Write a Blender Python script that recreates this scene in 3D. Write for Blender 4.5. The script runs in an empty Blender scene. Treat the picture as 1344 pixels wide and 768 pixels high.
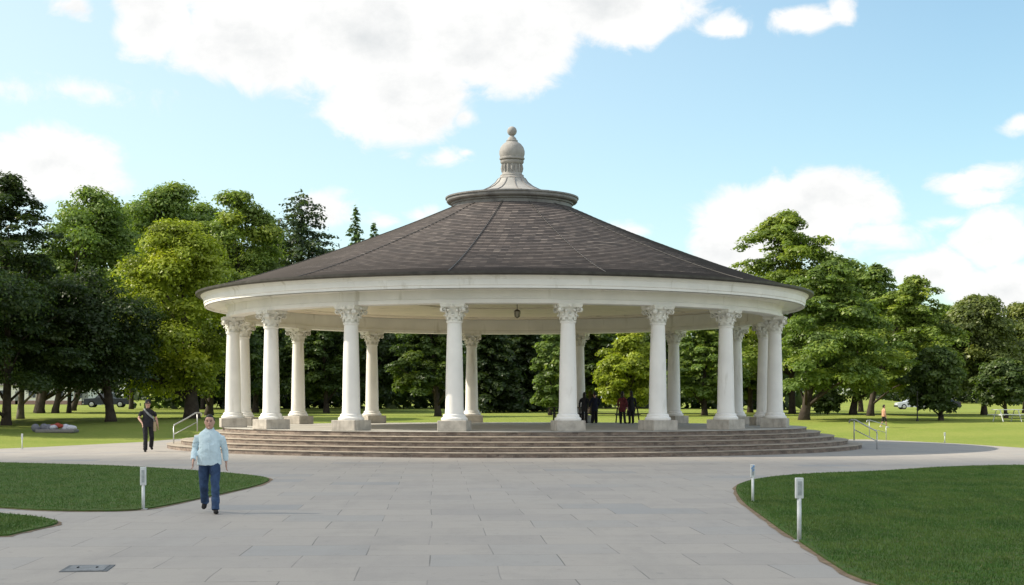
import bpy, bmesh, math, random
import numpy as np
from mathutils import Vector, Matrix
PI = math.pi
rng = np.random.default_rng(7)
random.seed(7)
scene = bpy.context.scene
COL = scene.collection
FPX, HZ, CXP, CAMH = 1930.0, 529.0, 672.0, 1.8      # focal length in photo pixels, horizon row, centre column, eye height

# ---------------------------------------------------------------- terrain
def sm(t):
    t = np.clip(t, 0, 1)
    return t * t * (3 - 2 * t)
TY = [-1e4, 56, 70, 85, 100, 130, 160, 200, 300, 500, 1000, 4000]
TZ = [0, 0, .12, .5, .85, 1.1, 1.25, 1.4, 2.2, 4.0, 6.0, 8.0]
def terrain(x, y):
    x = np.asarray(x, float); y = np.asarray(y, float)
    z = np.interp(y, TY, TZ)
    z = z * (1 - .3 * sm((x - 15) / 30) * sm((y - 100) / 60))
    r = np.hypot(x, y - 62.5)
    z = z * sm((r - 18) / 16)
    z = z + 2.4 * np.exp(-((x - 58) / 13) ** 2 - ((y - 285) / 32) ** 2)
    return z - .03
def gx(px, Y): return (px - CXP) / FPX * Y
def gp(px, py):                                       # ground point (flat part) seen at a photo pixel
    Y = FPX * CAMH / (py - HZ)
    return (gx(px, Y), Y)
def zat(py, Y): return CAMH + (HZ - py) / FPX * Y

# ---------------------------------------------------------------- object helpers
def tag(o, label=None, cat=None, group=None, kind=None):
    if label: o['label'] = label
    if cat: o['category'] = cat
    if group: o['group'] = group
    if kind: o['kind'] = kind
    return o
def empty(name, loc=(0, 0, 0), rz=0.0, label=None, cat=None, group=None, parent=None):
    o = bpy.data.objects.new(name, None); COL.objects.link(o)
    o.location = loc; o.rotation_euler = (0, 0, rz); o.empty_display_size = .2
    if parent: o.parent = parent
    return tag(o, label, cat, group)
def mesh_from(name, V, F, smooth=False):
    me = bpy.data.meshes.new(name)
    me.from_pydata([tuple(v) for v in V], [], [tuple(f) for f in F])
    if smooth: me.polygons.foreach_set('use_smooth', [True] * len(me.polygons))
    me.update()
    return me
def link(name, me, mat, parent=None):
    o = bpy.data.objects.new(name, me); COL.objects.link(o)
    if mat is not None and len(me.materials) == 0: me.materials.append(mat)
    if parent: o.parent = parent
    return o
def copy_tree(o, parent=None):
    c = o.copy(); COL.objects.link(c)
    if parent: c.parent = parent
    for ch in list(o.children): copy_tree(ch, c)
    return c
def quads_mesh(name, V, F4, tint=None):               # fast numpy quads
    me = bpy.data.meshes.new(name)
    n = len(F4)
    me.vertices.add(len(V)); me.vertices.foreach_set('co', np.asarray(V, np.float32).ravel())
    k = F4.shape[1]
    me.loops.add(n * k); me.loops.foreach_set('vertex_index', F4.astype(np.int32).ravel())
    me.polygons.add(n)
    me.polygons.foreach_set('loop_start', np.arange(0, n * k, k, dtype=np.int32))
    me.update(calc_edges=True)
    if tint is not None:
        a = me.attributes.new('tint', 'FLOAT', 'FACE'); a.data.foreach_set('value', tint.astype(np.float32))
    return me

class MB:
    def __init__(s): s.V = []; s.F = []
    def add(s, V, F):
        b = len(s.V); s.V += [tuple(v) for v in V]; s.F += [tuple(i + b for i in f) for f in F]
        return s
    def box(s, c, d, rz=0.0, taper=1.0, rx=0.0):
        M = Matrix.Translation(Vector(c)) @ Matrix.Rotation(rz, 4, 'Z') @ Matrix.Rotation(rx, 4, 'X')
        hx, hy, hz = d[0] / 2, d[1] / 2, d[2] / 2
        V = [M @ Vector((sx * hx * (taper if sz > 0 else 1), sy * hy * (taper if sz > 0 else 1), sz * hz)) for sz in (-1, 1) for sx, sy in ((-1, -1), (1, -1), (1, 1), (-1, 1))]
        return s.add(V, [(3, 2, 1, 0), (4, 5, 6, 7), (0, 1, 5, 4), (1, 2, 6, 5), (2, 3, 7, 6), (3, 0, 4, 7)])
    def bbox(s, c, d, bev=.01, rz=0.0, seg=2):
        bm = bmesh.new(); bmesh.ops.create_cube(bm, size=1)
        for v in bm.verts: v.co = Vector((v.co.x * d[0], v.co.y * d[1], v.co.z * d[2]))
        bmesh.ops.bevel(bm, geom=list(bm.edges), offset=bev, segments=seg, affect='EDGES', profile=.5)
        M = Matrix.Translation(Vector(c)) @ Matrix.Rotation(rz, 4, 'Z')
        bm.verts.index_update()
        s.add([M @ v.co for v in bm.verts], [[v.index for v in f.verts] for f in bm.faces]); bm.free()
        return s
    def lathe(s, prof, n=48, c=(0, 0, 0), cx=None, wob=0):   # prof: (r, z) bottom to top; cx(z) shifts the axis
        V = []; F = []
        for r, z in prof:
            ox = cx(z) if cx else 0
            for i in range(n):
                a = 2 * PI * i / n
                V.append((c[0] + ox + r * math.sin(a), c[1] - r * math.cos(a), c[2] + z))
        for j in range(len(prof) - 1):
            for i in range(n):
                k = (i + 1) % n
                F.append((j * n + i, j * n + k, (j + 1) * n + k, (j + 1) * n + i))
        return s.add(V, F)
    def disc(s, r, z, n=96, c=(0, 0), up=True):
        V = [(c[0] + r * math.sin(2 * PI * i / n), c[1] - r * math.cos(2 * PI * i / n), z) for i in range(n)]
        return s.add(V, [tuple(range(n)) if up else tuple(reversed(range(n)))])
    def tube(s, P, R, n=10, caps=True, hint=(1, 0, 0)):      # R: radius or (a, b) with a along hint
        P = [Vector(p) for p in P]; N = len(P)
        if not isinstance(R, (list, tuple)): R = [R] * N
        V = []; F = []
        for j in range(N):
            t = (P[min(j + 1, N - 1)] - P[max(j - 1, 0)]).normalized()
            h = Vector(hint)
            if abs(t.dot(h)) > .95: h = Vector((0, 1, 0)) if abs(t.y) < .9 else Vector((0, 0, 1))
            u = (h - t * t.dot(h)).normalized(); v = t.cross(u)
            a, b = R[j] if isinstance(R[j], (tuple, list)) else (R[j], R[j])
            for i in range(n):
                an = 2 * PI * i / n
                V.append(P[j] + u * (a * math.cos(an)) + v * (b * math.sin(an)))
        for j in range(N - 1):
            for i in range(n):
                k = (i + 1) % n
                F.append((j * n + i, j * n + k, (j + 1) * n + k, (j + 1) * n + i))
        if caps:
            F.append(tuple(reversed(range(n)))); F.append(tuple((N - 1) * n + i for i in range(n)))
        return s.add(V, F)
    def ball(s, c, r, n=12, m=8):
        rx, ry, rz = r if isinstance(r, (tuple, list)) else (r, r, r)
        V = [(c[0], c[1], c[2] - rz)]; F = []
        for j in range(1, m):
            ph = -PI / 2 + PI * j / m
            for i in range(n):
                a = 2 * PI * i / n
                V.append((c[0] + rx * math.cos(ph) * math.cos(a), c[1] + ry * math.cos(ph) * math.sin(a), c[2] + rz * math.sin(ph)))
        V.append((c[0], c[1], c[2] + rz)); T = len(V) - 1
        for i in range(n):
            k = (i + 1) % n
            F.append((0, 1 + k, 1 + i)); F.append((T, T - n + i, T - n + k))
            for j in range(m - 2):
                F.append((1 + j * n + i, 1 + j * n + k, 1 + (j + 1) * n + k, 1 + (j + 1) * n + i))
        return s.add(V, F)
    def prism(s, poly, y0, y1, M=None):                     # polygon in x-z pushed along y
        n = len(poly)
        V = [(x, y0, z) for x, z in poly] + [(x, y1, z) for x, z in poly]
        if M: V = [M @ Vector(v) for v in V]
        F = [tuple(range(n)), tuple(reversed(range(n, 2 * n)))]
        F += [((i + 1) % n, i, n + i, n + (i + 1) % n) for i in range(n)]
        return s.add(V, F)
    def build(s, name, mat, parent=None, smooth=False, auto=None):
        me = mesh_from(name, s.V, s.F, smooth)
        if auto is not None:
            me.polygons.foreach_set('use_smooth', [True] * len(me.polygons))
            me.set_sharp_from_angle(angle=math.radians(auto))
        return link(name, me, mat, parent)
    def remesh(s, name, mat, parent=None, voxel=.012, it=3):  # one continuous skin round all the lofts
        me = mesh_from(name, s.V, s.F)
        o = bpy.data.objects.new(name, me); COL.objects.link(o)
        m = o.modifiers.new('r', 'REMESH'); m.mode = 'VOXEL'; m.voxel_size = voxel; m.use_smooth_shade = True
        if it:
            m2 = o.modifiers.new('s', 'SMOOTH'); m2.iterations = it; m2.factor = .5
        dg = bpy.context.evaluated_depsgraph_get()
        ne = bpy.data.meshes.new_from_object(o.evaluated_get(dg))
        bpy.data.objects.remove(o)
        ne.name = name
        ne.polygons.foreach_set('use_smooth', [True] * len(ne.polygons))
        ne.materials.clear(); ne.materials.append(mat)
        o = bpy.data.objects.new(name, ne); COL.objects.link(o)
        if parent: o.parent = parent
        return o

# ---------------------------------------------------------------- materials
def nt_new(name):
    m = bpy.data.materials.new(name); m.use_nodes = True
    nt = m.node_tree; b = nt.nodes['Principled BSDF']
    return m, nt, b
def N(nt, t, **kw):
    n = nt.nodes.new(t)
    for k, v in kw.items():
        if k in n.inputs: n.inputs[k].default_value = v
        else: setattr(n, k, v)
    return n
def L(nt, a, b): nt.links.new(a, b)
def ramp(nt, fac, stops):
    r = nt.nodes.new('ShaderNodeValToRGB'); e = r.color_ramp.elements
    while len(e) < len(stops): e.new(.5)
    for el, (p, c) in zip(e, stops):
        el.position = p; el.color = (*c, 1) if len(c) == 3 else c
    L(nt, fac, r.inputs['Fac']); return r.outputs['Color']
def mixc(nt, fac, a, b, blend='MIX'):
    m = nt.nodes.new('ShaderNodeMix'); m.data_type = 'RGBA'; m.blend_type = blend
    for s, v in ((m.inputs[0], fac), (m.inputs[6], a), (m.inputs[7], b)):
        if isinstance(v, (int, float)): s.default_value = v
        elif isinstance(v, tuple): s.default_value = (*v, 1) if len(v) == 3 else v
        else: L(nt, v, s)
    return m.outputs[2]
def obj_coord(nt, kind='Object', scale=(1, 1, 1)):
    t = nt.nodes.new('ShaderNodeTexCoord'); mp = nt.nodes.new('ShaderNodeMapping')
    mp.inputs['Scale'].default_value = scale
    L(nt, t.outputs[kind], mp.inputs['Vector']); return mp.outputs['Vector']
def noise(nt, vec, scale, detail=4, rough=.55):
    n = N(nt, 'ShaderNodeTexNoise', Scale=scale, Detail=detail, Roughness=rough)
    L(nt, vec, n.inputs['Vector']); return n.outputs['Fac']
def bump(nt, b, h, strength=.3, dist=.02):
    bp = N(nt, 'ShaderNodeBump', Strength=strength, Distance=dist)
    L(nt, h, bp.inputs['Height']); L(nt, bp.outputs['Normal'], b.inputs['Normal'])
def varmat(name, c, var=.25, scale=3, rough=.7, metal=0, bmp=0, scale2=None, stain=None, spec=.3, grime=None):
    m, nt, b = nt_new(name)
    tcn = nt.nodes.new('ShaderNodeTexCoord'); oi = nt.nodes.new('ShaderNodeObjectInfo')
    sc_ = N(nt, 'ShaderNodeMath', operation='MULTIPLY'); sc_.inputs[1].default_value = 53.0; L(nt, oi.outputs['Random'], sc_.inputs[0])
    va = N(nt, 'ShaderNodeVectorMath', operation='ADD'); L(nt, tcn.outputs['Object'], va.inputs[0]); L(nt, sc_.outputs[0], va.inputs[1])
    v = va.outputs[0]
    n1 = noise(nt, v, scale)
    lo = tuple(x * (1 - var) for x in c); hi = tuple(min(1, x * (1 + var)) for x in c)
    col = ramp(nt, n1, [(.3, lo), (.7, hi)])
    if stain:
        mpp = nt.nodes.new('ShaderNodeMapping'); mpp.inputs['Scale'].default_value = (1, 1, .22); L(nt, v, mpp.inputs['Vector']); vv = mpp.outputs[0]
        n2 = noise(nt, vv, stain[1], 6)
        f = ramp(nt, n2, [(stain[2], (0, 0, 0)), (stain[2] + .18, (1, 1, 1))])
        col = mixc(nt, f, col, stain[0])
    L(nt, col, b.inputs['Base Color'])
    b.inputs['Roughness'].default_value = rough; b.inputs['Metallic'].default_value = metal
    b.inputs['Specular IOR Level'].default_value = spec
    if bmp:
        bump(nt, b, noise(nt, v, scale2 or scale * 8, 5), bmp, .02)
    return m

M = {}
M['white'] = varmat('white_paint', (.80, .78, .745), .06, 1.2, .55, stain=((.5, .47, .4), 2.2, .60), bmp=.08)
M['cream'] = varmat('cream_paint', (.80, .71, .57), .07, .8, .6, stain=((.5, .43, .33), 1.2, .58), bmp=.05)
M['capital'] = varmat('capital_paint', (.72, .70, .64), .12, 5, .65, bmp=.2)
M['pedestal'] = varmat('pedestal_stone', (.43, .395, .345), .2, 4, .85, bmp=.4, stain=((.25, .225, .195), 3, .56))
M['gutter'] = varmat('gutter_metal', (.06, .055, .05), .3, 3, .5)
M['collar'] = varmat('collar_metal', (.20, .19, .185), .2, 2, .5, stain=((.11, .10, .10), 2, .52))
M['collar_cap'] = varmat('collar_cap_metal', (.33, .32, .305), .15, 2, .6, stain=((.35, .32, .28), 2, .55))
M['finial'] = varmat('finial_stone', (.30, .285, .27), .18, 4, .75, bmp=.3, stain=((.2, .18, .16), 4, .56))
M['metal'] = varmat('galvanised_metal', (.45, .46, .46), .12, 8, .4, .6)
M['post'] = varmat('painted_post', (.58, .60, .60), .12, 9, .5, stain=((.36, .35, .32), 9, .58))
M['slot'] = varmat('post_panel', (.33, .36, .36), .2, 20, .6)
M['blue'] = varmat('blue_mark', (.10, .25, .55), .1, 5, .6)
M['iron'] = varmat('black_iron', (.02, .02, .022), .3, 6, .5)
M['brass'] = varmat('dark_bronze', (.07, .055, .04), .3, 6, .45, .5)
M['glass'] = varmat('milky_glass', (.5, .47, .4), .1, 5, .2)
M['bark'] = varmat('bark', (.055, .043, .033), .4, 3, .95, bmp=.8, scale2=9)
M['bark_pale'] = varmat('pale_bark', (.17, .15, .13), .35, 3, .95, bmp=.8, scale2=9)
M['darkwood'] = varmat('dark_wood', (.035, .03, .027), .3, 5, .7)
M['drain'] = varmat('cast_iron_plate', (.12, .125, .13), .2, 20, .6, .3, bmp=.6, scale2=60)
M['plate'] = varmat('worn_iron_plate', (.19, .195, .20), .25, 12, .6, .2, bmp=.5, scale2=70)
M['soil'] = varmat('bare_soil', (.20, .145, .095), .35, 6, .95, bmp=.6)

def mat_paving():
    m, nt, b = nt_new('slab_paving')
    v = obj_coord(nt)
    br = N(nt, 'ShaderNodeTexBrick', Scale=1.0)
    br.inputs['Brick Width'].default_value = 1.5; br.inputs['Row Height'].default_value = 1.25
    br.inputs['Mortar Size'].default_value = .008; br.inputs['Mortar Smooth'].default_value = .3
    br.inputs['Bias'].default_value = 0
    br.inputs['Color1'].default_value = (0, 0, 0, 1); br.inputs['Color2'].default_value = (1, 1, 1, 1); br.inputs['Mortar'].default_value = (.5, .5, .5, 1)
    br.offset = .5
    wob = N(nt, 'ShaderNodeTexNoise', Scale=.25, Detail=2); L(nt, v, wob.inputs['Vector'])
    add = N(nt, 'ShaderNodeVectorMath', operation='MULTIPLY_ADD'); L(nt, wob.outputs['Color'], add.inputs[0])
    add.inputs[1].default_value = (.12, .12, 0); L(nt, v, add.inputs[2])
    rot = nt.nodes.new('ShaderNodeMapping'); rot.inputs['Rotation'].default_value = (0, 0, math.radians(-3)); L(nt, add.outputs[0], rot.inputs['Vector'])
    L(nt, rot.outputs[0], br.inputs['Vector'])
    slab = ramp(nt, br.outputs['Color'], [(0, (.275, .255, .240)), (.25, (.315, .290, .266)), (.6, (.34, .310, .280)), (.84, (.310, .290, .272)), (.94, (.268, .266, .262)), (1, (.232, .240, .248))])
    big = noise(nt, v, .18, 5)
    slab = mixc(nt, ramp(nt, big, [(.35, (0, 0, 0)), (.7, (.55, .55, .55))]), slab, (.36, .325, .28))
    st = noise(nt, v, 1.6, 8, .7)
    slab = mixc(nt, ramp(nt, st, [(.5, (0, 0, 0)), (.75, (.4, .4, .4))]), slab, (.20, .19, .18))
    wear = noise(nt, obj_coord(nt, scale=(1, .22, 1)), .9, 7, .7)
    slab = mixc(nt, ramp(nt, wear, [(.5, (0, 0, 0)), (.68, (.45, .45, .45))]), slab, (.215, .20, .188))
    spots = noise(nt, v, 5.5, 3, .5)
    slab = mixc(nt, ramp(nt, spots, [(.64, (0, 0, 0)), (.72, (.5, .5, .5))]), slab, (.17, .165, .16))
    fine = noise(nt, v, 40, 4, .7)
    slab = mixc(nt, .25, slab, ramp(nt, fine, [(.3, (.235, .215, .20)), (.7, (.39, .36, .33))]))
    sel = noise(nt, v, .55, 2)
    mort = mixc(nt, ramp(nt, sel, [(.42, (0, 0, 0)), (.6, (1, 1, 1))]), (.25, .23, .215), (.15, .14, .13))
    col = mixc(nt, br.outputs['Fac'], slab, mort)
    L(nt, col, b.inputs['Base Color'])
    b.inputs['Roughness'].default_value = .75; b.inputs['Specular IOR Level'].default_value = .3
    inv = N(nt, 'ShaderNodeMath', operation='SUBTRACT'); inv.inputs[0].default_value = 1; L(nt, br.outputs['Fac'], inv.inputs[1])
    bump(nt, b, inv.outputs[0], .5, .006)
    return m
M['paving'] = mat_paving()

def mat_grass(name, c1, c2, c3, c4):
    m, nt, b = nt_new(name)
    v = obj_coord(nt)
    n1 = noise(nt, v, .12, 5); n2 = noise(nt, v, 2.2, 5, .7); n3 = noise(nt, obj_coord(nt, scale=(1, .45, 1)), 14, 4, .75)
    col = mixc(nt, ramp(nt, n1, [(.35, (0, 0, 0)), (.65, (1, 1, 1))]), c1, c2)
    col = mixc(nt, ramp(nt, n2, [(.42, (0, 0, 0)), (.72, (.8, .8, .8))]), col, c3)
    col = mixc(nt, ramp(nt, n3, [(.45, (0, 0, 0)), (.7, (.75, .75, .75))]), col, c4)
    L(nt, col, b.inputs['Base Color']); b.inputs['Roughness'].default_value = .9; b.inputs['Specular IOR Level'].default_value = .1
    bump(nt, b, n3, .8, .06)
    return m
M['lawn'] = mat_grass('mown_lawn', (.165, .225, .036), (.245, .275, .060), (.27, .275, .075), (.125, .178, .030))
M['turf'] = mat_grass('dark_turf', (.050, .112, .022), (.058, .122, .024), (.066, .125, .028), (.036, .084, .016))  # darker green than the rear lawn

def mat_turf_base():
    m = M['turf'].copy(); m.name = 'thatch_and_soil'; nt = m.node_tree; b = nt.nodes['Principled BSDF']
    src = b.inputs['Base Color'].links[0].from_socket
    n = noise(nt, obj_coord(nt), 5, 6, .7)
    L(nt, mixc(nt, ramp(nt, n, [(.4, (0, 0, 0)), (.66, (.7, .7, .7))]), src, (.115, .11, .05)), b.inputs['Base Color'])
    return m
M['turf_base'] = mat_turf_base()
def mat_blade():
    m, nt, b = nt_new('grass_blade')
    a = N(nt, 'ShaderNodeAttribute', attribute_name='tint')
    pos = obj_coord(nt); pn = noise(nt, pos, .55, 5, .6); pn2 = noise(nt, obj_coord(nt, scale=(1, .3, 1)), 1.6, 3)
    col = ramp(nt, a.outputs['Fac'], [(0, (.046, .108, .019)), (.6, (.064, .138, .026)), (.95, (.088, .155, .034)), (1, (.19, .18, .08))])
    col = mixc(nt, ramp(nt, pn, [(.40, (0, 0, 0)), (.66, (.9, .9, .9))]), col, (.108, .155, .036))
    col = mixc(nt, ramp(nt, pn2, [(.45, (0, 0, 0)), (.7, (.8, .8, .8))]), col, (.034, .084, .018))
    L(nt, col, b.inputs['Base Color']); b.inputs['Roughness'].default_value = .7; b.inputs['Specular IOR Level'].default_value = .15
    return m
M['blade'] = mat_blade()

def mat_leaf(name, c, warm=(1.5, 1.25, .8)):
    m, nt, b = nt_new(name)
    a = N(nt, 'ShaderNodeAttribute', attribute_name='tint')
    lo = tuple(x * .55 for x in c); hi = tuple(x * y for x, y in zip(c, warm))
    col = ramp(nt, a.outputs['Fac'], [(0, lo), (.5, c), (1, hi)])
    out = nt.nodes['Material Output']
    d = nt.nodes.new('ShaderNodeBsdfDiffuse'); t = nt.nodes.new('ShaderNodeBsdfTranslucent'); mx = nt.nodes.new('ShaderNodeMixShader')
    g = N(nt, 'ShaderNodeBsdfGlossy', Roughness=.45); mg = nt.nodes.new('ShaderNodeMixShader')
    L(nt, col, d.inputs['Color'])
    tc = mixc(nt, 1.0, col, (1.25, 1.35, .55), 'MULTIPLY'); L(nt, tc, t.inputs['Color'])
    mx.inputs['Fac'].default_value = .42
    L(nt, d.outputs[0], mx.inputs[1]); L(nt, t.outputs[0], mx.inputs[2])
    mg.inputs['Fac'].default_value = .03
    L(nt, mx.outputs[0], mg.inputs[1]); L(nt, g.outputs[0], mg.inputs[2]); L(nt, mg.outputs[0], out.inputs['Surface'])
    nt.nodes.remove(b)
    return m
LEAF = {
    'vdark': mat_leaf('leaf_very_dark', (.044, .074, .022)),  # shade on the left and rear trees put into the leaf colour
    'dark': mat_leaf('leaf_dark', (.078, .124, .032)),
    'mid': mat_leaf('leaf_mid_green', (.165, .245, .060)),
    'fresh': mat_leaf('leaf_fresh_green', (.200, .275, .060)),
    'yellow': mat_leaf('leaf_yellow_green', (.30, .36, .040), (1.30, 1.15, .9)),
    'blue': mat_leaf('needle_blue_green', (.080, .120, .066)),
    'pale': mat_leaf('needle_pale_green', (.10, .165, .075)),
    'olive': mat_leaf('leaf_olive', (.155, .195, .056), (1.3, 1.15, .9)),
}

def mat_shingle():
    m, nt, b = nt_new('roof_shingles')
    uv = nt.nodes.new('ShaderNodeUVMap')
    br = N(nt, 'ShaderNodeTexBrick', Scale=1.0)
    br.inputs['Brick Width'].default_value = .26; br.inputs['Row Height'].default_value = .2
    br.inputs['Mortar Size'].default_value = .006; br.inputs['Mortar Smooth'].default_value = .2
    br.inputs['Color1'].default_value = (0, 0, 0, 1); br.inputs['Color2'].default_value = (1, 1, 1, 1)
    L(nt, uv.outputs[0], br.inputs['Vector'])
    col = ramp(nt, br.outputs['Color'], [(0, (.070, .062, .062)), (.45, (.125, .108, .105)), (.8, (.165, .14, .132)), (1, (.26, .225, .205))])
    big = noise(nt, obj_coord(nt), .5, 5)
    col = mixc(nt, ramp(nt, big, [(.42, (0, 0, 0)), (.7, (.5, .5, .5))]), col, (.19, .155, .14))
    streak = noise(nt, obj_coord(nt, scale=(1.6, 1.6, .5)), 1.3, 7, .7)
    col = mixc(nt, ramp(nt, streak, [(.5, (0, 0, 0)), (.75, (.5, .5, .5))]), col, (.06, .052, .05))
    col = mixc(nt, br.outputs['Fac'], col, (.07, .062, .06))
    L(nt, col, b.inputs['Base Color']); b.inputs['Roughness'].default_value = .85; b.inputs['Specular IOR Level'].default_value = .2
    return m
M['shingle'] = mat_shingle()

def mat_riser():
    m, nt, b = nt_new('riser_stone_blocks')
    uv = nt.nodes.new('ShaderNodeUVMap')
    br = N(nt, 'ShaderNodeTexBrick', Scale=1.0)
    br.inputs['Brick Width'].default_value = .42; br.inputs['Row Height'].default_value = .115
    br.inputs['Mortar Size'].default_value = .012
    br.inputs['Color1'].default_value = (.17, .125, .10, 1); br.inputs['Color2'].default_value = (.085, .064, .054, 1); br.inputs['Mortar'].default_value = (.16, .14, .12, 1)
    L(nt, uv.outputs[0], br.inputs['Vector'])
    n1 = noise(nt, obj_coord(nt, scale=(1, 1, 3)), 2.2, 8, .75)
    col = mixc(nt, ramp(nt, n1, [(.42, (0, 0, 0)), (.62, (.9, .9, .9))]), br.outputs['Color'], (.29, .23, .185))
    L(nt, col, b.inputs['Base Color']); b.inputs['Roughness'].default_value = .9
    bump(nt, b, noise(nt, obj_coord(nt), 14, 5), .5, .03)
    return m
M['riser'] = mat_riser()
M['tread'] = varmat('tread_stone', (.33, .285, .23), .2, 1.5, .85, bmp=.4, stain=((.22, .19, .16), 2.5, .52))
M['platform'] = varmat('platform_concrete', (.38, .365, .33), .12, .8, .8, bmp=.25, stain=((.23, .22, .2), .9, .55))

# ---------------------------------------------------------------- world, sun, camera
SUN_EL = math.radians(41)
sv = Vector((-1, .10, 0)).normalized()
S = Vector((sv.x * math.cos(SUN_EL), sv.y * math.cos(SUN_EL), math.sin(SUN_EL)))
SUN_ROT = math.atan2(S.x, S.y) % (2 * PI)
w = bpy.data.worlds.new('World'); scene.world = w; w.use_nodes = True
nt = w.node_tree
bg = nt.nodes['Background']; out = nt.nodes['World Output']
sky = N(nt, 'ShaderNodeTexSky', sky_type='NISHITA', sun_disc=False)
sky.sun_elevation = SUN_EL; sky.sun_rotation = SUN_ROT; sky.altitude = 100; sky.air_density = 1.0; sky.dust_density = 1.2; sky.ozone_density = 1.2
tc = nt.nodes.new('ShaderNodeTexCoord')
sep = nt.nodes.new('ShaderNodeSeparateXYZ'); L(nt, tc.outputs['Generated'], sep.inputs[0])
def mth(op, a, b=None, c=None, clamp=False):
    n = nt.nodes.new('ShaderNodeMath'); n.operation = op; n.use_clamp = clamp
    for i, v in enumerate((a, b, c)):
        if v is None: continue
        if isinstance(v, (int, float)): n.inputs[i].default_value = v
        else: L(nt, v, n.inputs[i])
    return n.outputs[0]
AZ = mth('ARCTAN2', sep.outputs['X'], sep.outputs['Y'])
EL = mth('ARCSINE', sep.outputs['Z'])
comb = nt.nodes.new('ShaderNodeCombineXYZ'); L(nt, AZ, comb.inputs[0]); L(nt, mth('MULTIPLY', EL, 1.35), comb.inputs[1])
def wnoise(scale, det, rough, off=0.0, dist=0.0):
    n = N(nt, 'ShaderNodeTexNoise', Scale=scale, Detail=det, Roughness=rough, Distortion=dist)
    mp = nt.nodes.new('ShaderNodeMapping'); mp.inputs['Location'].default_value = (off, off * .7, off * .3)
    L(nt, comb.outputs[0], mp.inputs['Vector']); L(nt, mp.outputs[0], n.inputs['Vector']); return n
warp = wnoise(14, 3, .55, 1.0)
wsep = nt.nodes.new('ShaderNodeSeparateColor'); L(nt, warp.outputs['Color'], wsep.inputs[0])
AZw = mth('MULTIPLY_ADD', mth('SUBTRACT', wsep.outputs[0], .5), .045, AZ)
ELw = mth('MULTIPLY_ADD', mth('SUBTRACT', wsep.outputs[1], .5), .030, EL)
CL = [  # photo px: cx, cy, rx, ry, strength: cumulus masses as angular ellipses in the sky
    (195, 22, 60, 62, 1), (330, 55, 115, 66, 1), (480, 45, 160, 95, 1), (515, 122, 118, 68, 1), (650, 50, 115, 78, 1), (790, 8, 140, 56, 1),
    (950, 30, 42, 20, .8), (420, -60, 360, 110, 1), (612, 152, 22, 18, .7), (65, 222, 105, 50, .9), (578, 207, 24, 13, .6), (606, 202, 15, 8, .5),
    (1020, 292, 118, 66, 1), (1090, 262, 92, 46, 1), (955, 325, 62, 52, .9), (1140, 312, 75, 20, .7), (1285, 237, 54, 18, .75), (1285, 260, 45, 12, .6),
    (1240, 292, 40, 12, .6), (1302, 312, 66, 42, 1), (1215, 356, 78, 36, .9), (1318, 378, 92, 40, .95), (1340, 166, 28, 14, .8), (1060, 26, 52, 20, .85),
    (1113, 17, 22, 18, .75), (85, 4, 28, 12, .7), (820, 300, 42, 14, .7), (545, 278, 34, 14, .6), (490, 285, 34, 12, .6), (428, 268, 52, 24, .65),
    (20, 118, 60, 16, .28), (100, 120, 90, 14, .22)]
field = None
for cx, cy, rx, ry, st in CL:
    a0 = math.atan((cx - CXP) / FPX); e0 = math.atan((HZ - cy) / FPX * math.cos(a0))
    dx = mth('MULTIPLY', mth('SUBTRACT', AZw, a0), FPX / rx)
    dy = mth('MULTIPLY', mth('SUBTRACT', ELw, e0), FPX / ry)
    d = mth('SQRT', mth('ADD', mth('MULTIPLY', dx, dx), mth('MULTIPLY', dy, dy)))
    v = mth('MULTIPLY', mth('SUBTRACT', 1.0, d), st * min(1.0, .35 + ry / 90))
    field = v if field is None else mth('MAXIMUM', field, v)
n1 = wnoise(30, 10, .66, 3.0, .5).outputs['Fac']
dens = mth('ADD', field, mth('MULTIPLY', mth('SUBTRACT', n1, .5), .85))
mask_r = nt.nodes.new('ShaderNodeMapRange'); mask_r.interpolation_type = 'SMOOTHSTEP'
mask_r.inputs['From Min'].default_value = -.06; mask_r.inputs['From Max'].default_value = .27
L(nt, dens, mask_r.inputs['Value'])
n2 = wnoise(13, 8, .6, 4.0).outputs['Fac']
shade = mth('ADD', mth('MULTIPLY', n2, 1.0), mth('MULTIPLY', dens, .26))
ccol = ramp(nt, shade, [(.48, (1.0, .995, .985)), (.66, (.95, .952, .945)), (.90, (.74, .765, .775))])
bg2 = nt.nodes.new('ShaderNodeBackground'); L(nt, ccol, bg2.inputs['Color'])
# thin milky veil, stronger towards the sun's side
veil = mth('MULTIPLY', mth('SUBTRACT', .30, AZ), .75, clamp=True)
skyc = mixc(nt, veil, sky.outputs['Color'], (4.3, 4.4, 5.2))
tintc = mixc(nt, 1.0, skyc, (1.20, 1.33, 1.20), 'MULTIPLY')
L(nt, tintc, bg.inputs['Color'])
SKY_STRENGTH = .13
bg.inputs['Strength'].default_value = SKY_STRENGTH; bg2.inputs['Strength'].default_value = .85
# bright broken cumulus added as unseen fill light, behind and above the photographer
n3 = N(nt, 'ShaderNodeTexNoise', Scale=2.6, Detail=7, Roughness=.58); L(nt, tc.outputs['Generated'], n3.inputs['Vector'])
side = mth('MULTIPLY', mth('SUBTRACT', .62, sep.outputs['Y']), 4.0, clamp=True)
cov = mth('MULTIPLY', mth('MULTIPLY', mth('SUBTRACT', n3.outputs['Fac'], .455), 7.0, clamp=True), side)
allmask = mth('MAXIMUM', mask_r.outputs[0], cov)
L(nt, mth('MULTIPLY_ADD', cov, .42, .80), bg2.inputs['Strength'])
mx = nt.nodes.new('ShaderNodeMixShader'); L(nt, allmask, mx.inputs[0]); L(nt, bg.outputs[0], mx.inputs[1]); L(nt, bg2.outputs[0], mx.inputs[2]); L(nt, mx.outputs[0], out.inputs['Surface'])

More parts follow.
